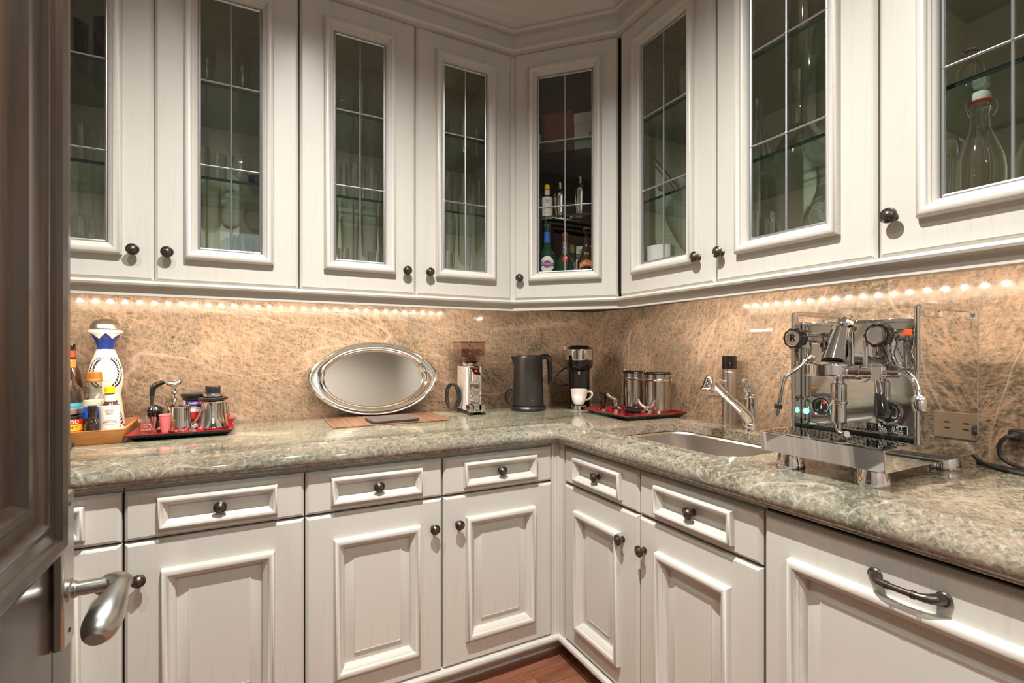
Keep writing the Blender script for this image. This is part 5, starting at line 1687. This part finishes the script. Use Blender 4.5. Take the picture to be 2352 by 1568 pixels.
# pressure gauges
for gx, gz, gr_, lab in ((.056, .145, .0255, 'small pressure gauge with green and red sectors'), (.205, .147, .0275, 'larger pressure gauge partly hidden by the lever')):
    g = obj('gauge', MB().turned((gx, Y1, gz), (0, -1, 0), [(0, 0), (gr_, 0), (gr_, .006), (gr_ * .95, .008), (gr_ * .86, .0065), (gr_ * .84, .004), (0, .004)], 34), 'chrome', em_)
    g['label'] = lab
    f0 = Y1 - .0043
    dl = MB().turned((gx, f0 + .0002, gz), (0, -1, 0), [(0, 0), (gr_ * .83, 0), (gr_ * .83, .0003), (0, .0003)], 30)
    obj('dial_face', dl, 'black', g)
    tk = MB()
    for i in range(25):
        a = R(225 - 270 * i / 24)
        r0, r1 = gr_ * (.60 if i % 4 else .52), gr_ * .68
        ca, sa = math.cos(a), math.sin(a)
        wv = .00035
        tk.add([(gx + r0 * ca - wv * sa, f0 - .0003, gz + r0 * sa + wv * ca), (gx + r0 * ca + wv * sa, f0 - .0003, gz + r0 * sa - wv * ca), (gx + r1 * ca + wv * sa, f0 - .0003, gz + r1 * sa - wv * ca), (gx + r1 * ca - wv * sa, f0 - .0003, gz + r1 * sa + wv * ca)], [(0, 1, 2, 3)])
    for i in range(24):
        a, a2 = R(225 - 270 * i / 24), R(225 - 270 * (i + 1) / 24)
        tk.add([(gx + gr_ * q * math.cos(b_), f0 - .0003, gz + gr_ * q * math.sin(b_)) for q, b_ in ((.68, a), (.70, a), (.70, a2), (.68, a2))], [(0, 1, 2, 3)])
    na = R(90) if gx < .1 else R(215)
    tk.add([(gx + gr_ * .62 * math.cos(na), f0 - .0008, gz + gr_ * .62 * math.sin(na)), (gx - .0016 * math.sin(na) - .25 * gr_ * math.cos(na), f0 - .0008, gz + .0016 * math.cos(na) - .25 * gr_ * math.sin(na)), (gx + .0016 * math.sin(na) - .25 * gr_ * math.cos(na), f0 - .0008, gz - .0016 * math.cos(na) - .25 * gr_ * math.sin(na))], [(0, 1, 2)])
    tk.turned((gx, f0, gz), (0, -1, 0), [(0, 0), (.0022, 0), (.0018, .001), (0, .0012)], 12)
    put_text(tk, '0', .0055, gx - gr_ * .36, f0 - .0004, gz - gr_ * .42)
    put_text(tk, '3' if gx < .1 else '16', .0055, gx + gr_ * .36, f0 - .0004, gz - gr_ * .42)
    obj('dial_marks', tk, 'white_ink', g, fix=False)
    if gx < .1:
        for a0, a1, mt in ((35, 85, 'red_label'), (95, 160, 'green_cap')):
            sg = MB()
            for i in range(6):
                a, a2 = R(a0 + (a1 - a0) * i / 6), R(a0 + (a1 - a0) * (i + 1) / 6)
                q0 = .30 if mt == 'red_label' else .58
                sg.add([(gx + gr_ * q * math.cos(b_), f0 - .0002, gz + gr_ * q * math.sin(b_)) for q, b_ in ((q0, a), (.66, a), (.66, a2), (q0, a2))], [(0, 1, 2, 3)])
            obj('sector', sg, mt, g, fix=False)

# pilot lamp, switch, stickers, name plate
obj('pilot_lamp', MB().turned((.014, Y1, .128), (0, -1, 0), [(0, 0), (.0075, 0), (.0070, .003), (.004, .0055), (0, .006)], 18), 'lamp_glow', em_)
obj('switch', MB().turned((.014, Y1, .160), (0, -1, 0), [(0, 0), (.0075, 0), (.0075, .003), (.0045, .004), (.004, .007), (0, .007)], 14).tube([(.014, Y1 - .006, .160), (.018, Y1 - .022, .163)], [.0025, .0035], 10), 'chrome', em_)
obj('warning_tag', MB().box(.231, Y1 - .0010, .322, .250, Y1 - .0002, .335), 'orange_tag', em_, smooth=False, bevel=.0003)
npl = obj('name_plate', MB().box(.158, Y1 - .0012, .0965, .242, Y1 - .0002, .1180), 'black_gloss', em_, smooth=False)
bd = MB()
for a in ((.158, .0965, .242, .0972), (.158, .1173, .242, .1180), (.158, .0965, .1588, .1180), (.2412, .0965, .242, .1180)):
    bd.box(a[0], Y1 - .0016, a[1], a[2], Y1 - .0011, a[3])
yy = Y1 - .0015
put_text(bd, 'ROCKET', .0098, .2085, yy, .1125, .050)
put_text(bd, 'ESPRESSO MILANO', .0048, .2085, yy, .1060, .050)
put_text(bd, 'MOZZAFIATO EVO R', .0048, .2085, yy, .1012, .050)
put_text(bd, 'R', .0098, .1715, yy, .1072)
for i in range(24):
    a, a2 = 2 * PI * i / 24, 2 * PI * (i + 1) / 24
    bd.add([(.1715 + q * math.cos(b_), yy, .1072 + q * math.sin(b_)) for q, b_ in ((.0068, a), (.0077, a), (.0077, a2), (.0068, a2))], [(0, 1, 2, 3)])
obj('plate_lettering', bd, 'white_ink', npl, fix=False)

# group head
gx, gy = .137, .048
gh = obj('group_head', MB().lathe([(0, .2290), (.036, .2290), (.0475, .2305), (.0485, .233), (.0485, .2560), (.047, .2585), (.040, .2610), (.034, .2630), (0, .2630)], 44, Matrix.Translation((gx, gy, 0))), 'chrome', em_)
cone = MB()
c0, c1 = Vector((gx + .014, gy + .008, .260)), Vector((gx + .011, gy + .044, .338))
cone.cyl(c0, c1, .0305, .0190, 32)
obj('group_cone', cone, 'chrome', gh)
ax = (c1 - c0).normalized()
nt = MB()
nt.turned(c1, ax, [(0, -.001), (.0235, 0), (.0250, .002), (.0250, .005), (.0235, .007), (0, .007)], 30)
nt.turned(c1 + ax * .007, ax, [(0, 0), (.018, 0), (.018, .011), (.015, .013), (0, .013)], 6)
nt.turned(c1 + ax * .020, ax, [(0, 0), (.0125, 0), (.0145, .002), (.0125, .005), (0, .006)], 24)
obj('mushroom_nut', nt, 'chrome', gh)
obj('jet_bolt', MB().turned((gx - .024, gy - .010, .268), (-.5, -.75, .45), [(0, 0), (.008, 0), (.008, .005), (.006, .008), (.006, .011), (0, .011)], 6), 'chrome', gh)
nk = MB().cyl((gx + .002, gy + .02, .246), (gx + .002, Y1 + .001, .246), .026, .028, 26).cyl((gx + .002, Y1 - .008, .246), (gx + .002, Y1, .246), .036, .036, 28)
obj('group_neck', nk, 'chrome', gh)
cam_ = MB().cyl((gx + .044, gy + .004, .240), (gx + .092, gy + .012, .240), .0135, .0125, 22).cyl((gx + .060, gy + .007, .240), (gx + .067, gy + .008, .240), .0165, .0165, 22).cyl((gx + .090, gy + .012, .240), (gx + .134, gy + .018, .240), .0095, .0085, 18)
for k in range(2):
    cam_.cyl((gx + .034 + .028 * k, gy + .035, .236), (gx + .034 + .028 * k, gy + .035, .330 - .012 * k), .0048, .0048, 12)
obj('cam_housing', cam_, 'chrome', gh)
obj('lever_block', MB().box(gx + .094, gy - .012, .2235, gx + .116, gy + .006, .2560), 'chrome', gh, bevel=.0025)
obj('lever_rod', MB().tube([(gx + .105, gy - .006, .226), (gx + .112, gy - .012, .196)], [.0055, .0062], 14), 'chrome', gh)
obj('lever_grip', MB().turned((gx + .1115, gy - .0115, .198), (.19, -.15, -.97), [(0, 0), (.0080, 0), (.0100, .010), (.0135, .032), (.0145, .044), (.011, .050), (.006, .052), (0, .0525)], 22), 'black_gloss', gh)
dv = MB().lathe([(0, .098), (.007, .098), (.008, .112), (.0125, .116), (.0160, .120), (.0160, .160), (.0175, .162), (.0175, .166), (.0160, .168), (.0160, .206), (.012, .209), (.010, .222), (0, .222)], 28, Matrix.Translation((gx + .010, gy + .026, .004)))
obj('drain_valve', dv, 'chrome', gh)
obj('drain_elbow', MB().tube([(gx + .010, gy + .026, .108), (gx + .014, gy + .020, .100), (gx + .028, gy + .012, .098), (gx + .038, gy + .008, .100)], [.0055, .006, .0065, .0075], 12, True, 1), 'chrome', gh)


def valve(x, z, letter):
    v = obj('steam_valve', MB().cyl((x, Y1, z), (x, Y1 - .012, z), .0165, .0135, 6).cyl((x, Y1 - .012, z), (x, Y1 - .060, z), .0115, .0105, 20).turned((x, Y1 - .036, z), (0, -1, 0), [(0, 0), (.0155, 0), (.0165, .004), (.0155, .008), (0, .008)], 24).cyl((x, Y1 - .038, z - .008), (x, Y1 - .038, z - .022), .0125, .0125, 6).cyl((x, Y1 - .038, z - .022), (x, Y1 - .038, z - .034), .0095, .0085, 16), 'chrome', em_)
    kb = MB()
    N = 60
    pr_ = [(.010, .052), (.015, .066), (.0245, .078), (.0262, .086), (.0262, .096), (.0235, .1000), (.0205, .1005), (.0200, .0985)]
    vs, fs = [], []
    for r, o in pr_:
        for i in range(N):
            a = 2 * PI * i / N
            rr = r * (1 + (.05 * math.cos(10 * a) if r > .021 else 0))
            vs.append((x + rr * math.cos(a), Y1 - o, z + rr * math.sin(a)))
    for k in range(len(pr_) - 1):
        for i in range(N):
            j = (i + 1) % N
            fs.append((k * N + i, k * N + j, k * N + N + j, k * N + N + i))
    kb.add(vs, fs)
    obj('knob_ring', kb, 'black_gloss', v)
    obj('knob_cap', MB().turned((x, Y1 - .097, z), (0, -1, 0), [(0, 0), (.0202, 0), (.0202, .0022), (.0190, .003), (0, .0032)], 34), 'mirror_steel', v)
    if letter:
        m = MB()
        vs, fs = text('R', .026)
        for dx in (-.0011, 0, .0011):
            m.add([(x + a + dx, Y1 - .1004 - abs(dx) * .02, z + b) for a, b, c in vs], fs)
        obj('knob_letter', m, 'black_gloss', v, fix=False)
    return v


v1 = valve(.041, .318, True)
v2 = valve(.227, .321, False)
obj('water_wand', MB().tube([(.041, Y1 - .038, .285), (.042, Y1 - .045, .262), (.041, Y1 - .075, .243), (.037, Y1 - .103, .232), (.029, Y1 - .117, .218), (.022, Y1 - .117, .180), (.014, Y1 - .117, .140)], .0046, 12, True, 2), 'chrome', v1)
obj('wand_grip', MB().tube([(.0162, Y1 - .117, .152), (.0142, Y1 - .117, .142)], .0092, 12), 'rubber', v1)
obj('wand_tip', MB().tube([(.0140, Y1 - .117, .140), (.0110, Y1 - .118, .122)], [.0058, .0045], 12), 'chrome', v1)
obj('steam_wand', MB().tube([(.227, Y1 - .038, .288), (.230, Y1 - .040, .270), (.240, Y1 - .046, .252), (.256, Y1 - .054, .243), (.276, Y1 - .066, .236), (.290, Y1 - .076, .214), (.296, Y1 - .082, .192)], .0062, 14, True, 2), 'chrome', v2)
obj('wand_grip', MB().tube([(.241, Y1 - .0465, .2515), (.256, Y1 - .054, .2430)], .0085, 12), 'rubber', v2)
obj('wand_tip', MB().turned((.2958, Y1 - .0817, .195), (.12, -.12, -.98), [(0, 0), (.0085, 0), (.0125, .004), (.0135, .012), (.0120, .028), (.0105, .032), (0, .032)], 22), 'chrome', v2)

# ------------------------------------------------------------------ outlet, plug cords, wall sticker
t = thing('power_outlet', 'beige double socket on the granite near the espresso machine', 'outlet', (0, -1.770, .990), -PI / 2)
obj('face_plate', MB().box(-.030, -.005, -.036, .082, -.0005, .036), 'outlet', t, bevel=.002)
for xx in (.012, .052):
    for dz in (-.008, .008):
        obj('socket_slot', MB().box(xx - .006, -.0066, dz - .0015, xx + .006, -.0059, dz + .0015), 'ink', t, smooth=False)
t = thing('plugged_cable', 'black plug and looping cord at the granite wall', 'cord', (0, -1.745, .985), -PI / 2)
obj('plug', MB().box(-.016, -.036, -.013, .016, -.0070, .013).taper(0, .018, (-.010, -.009, .010, .009), (-.006, -.006, .006, .006), Matrix.Translation((0, -.036, 0)) @ Matrix.Rotation(PI / 2, 4, 'X')), 'rubber', t, bevel=.003)
obj('cable', MB().tube([(0, -.050, 0), (-.012, -.058, -.002), (-.026, -.055, -.022), (-.028, -.050, -.050), (-.010, -.052, -.068), (.030, -.060, -.0755), (.12, -.075, -.0765), (.40, -.08, -.0765)], .0046, 10, True, 3), 'rubber', t)
t = thing('appliance_cable', 'black cord lying on the worktop behind the espresso machine', 'cord', (0, -1.70, ZC + .005), -PI / 2)
obj('cable', MB().tube([(-.03, -.075, .030), (-.005, -.080, .004), (.03, -.095, 0), (.09, -.120, 0), (.20, -.13, 0), (.42, -.14, 0)], .0048, 10, True, 3), 'rubber', t)
obj('cable_loop', MB().tube([(-.02, -.060, .0), (.02, -.068, 0), (.08, -.085, 0), (.18, -.088, 0), (.42, -.10, 0)], .0045, 10, True, 3), 'rubber', t)
t = thing('wall_sticker', 'thin white printed strip stuck on the granite above the tap', 'sticker', (0, -1.041, 1.266), -PI / 2)
obj('strip', MB().box(-.045, -.0012, -.0052, .045, -.0002, .0052), 'white', t, smooth=False)
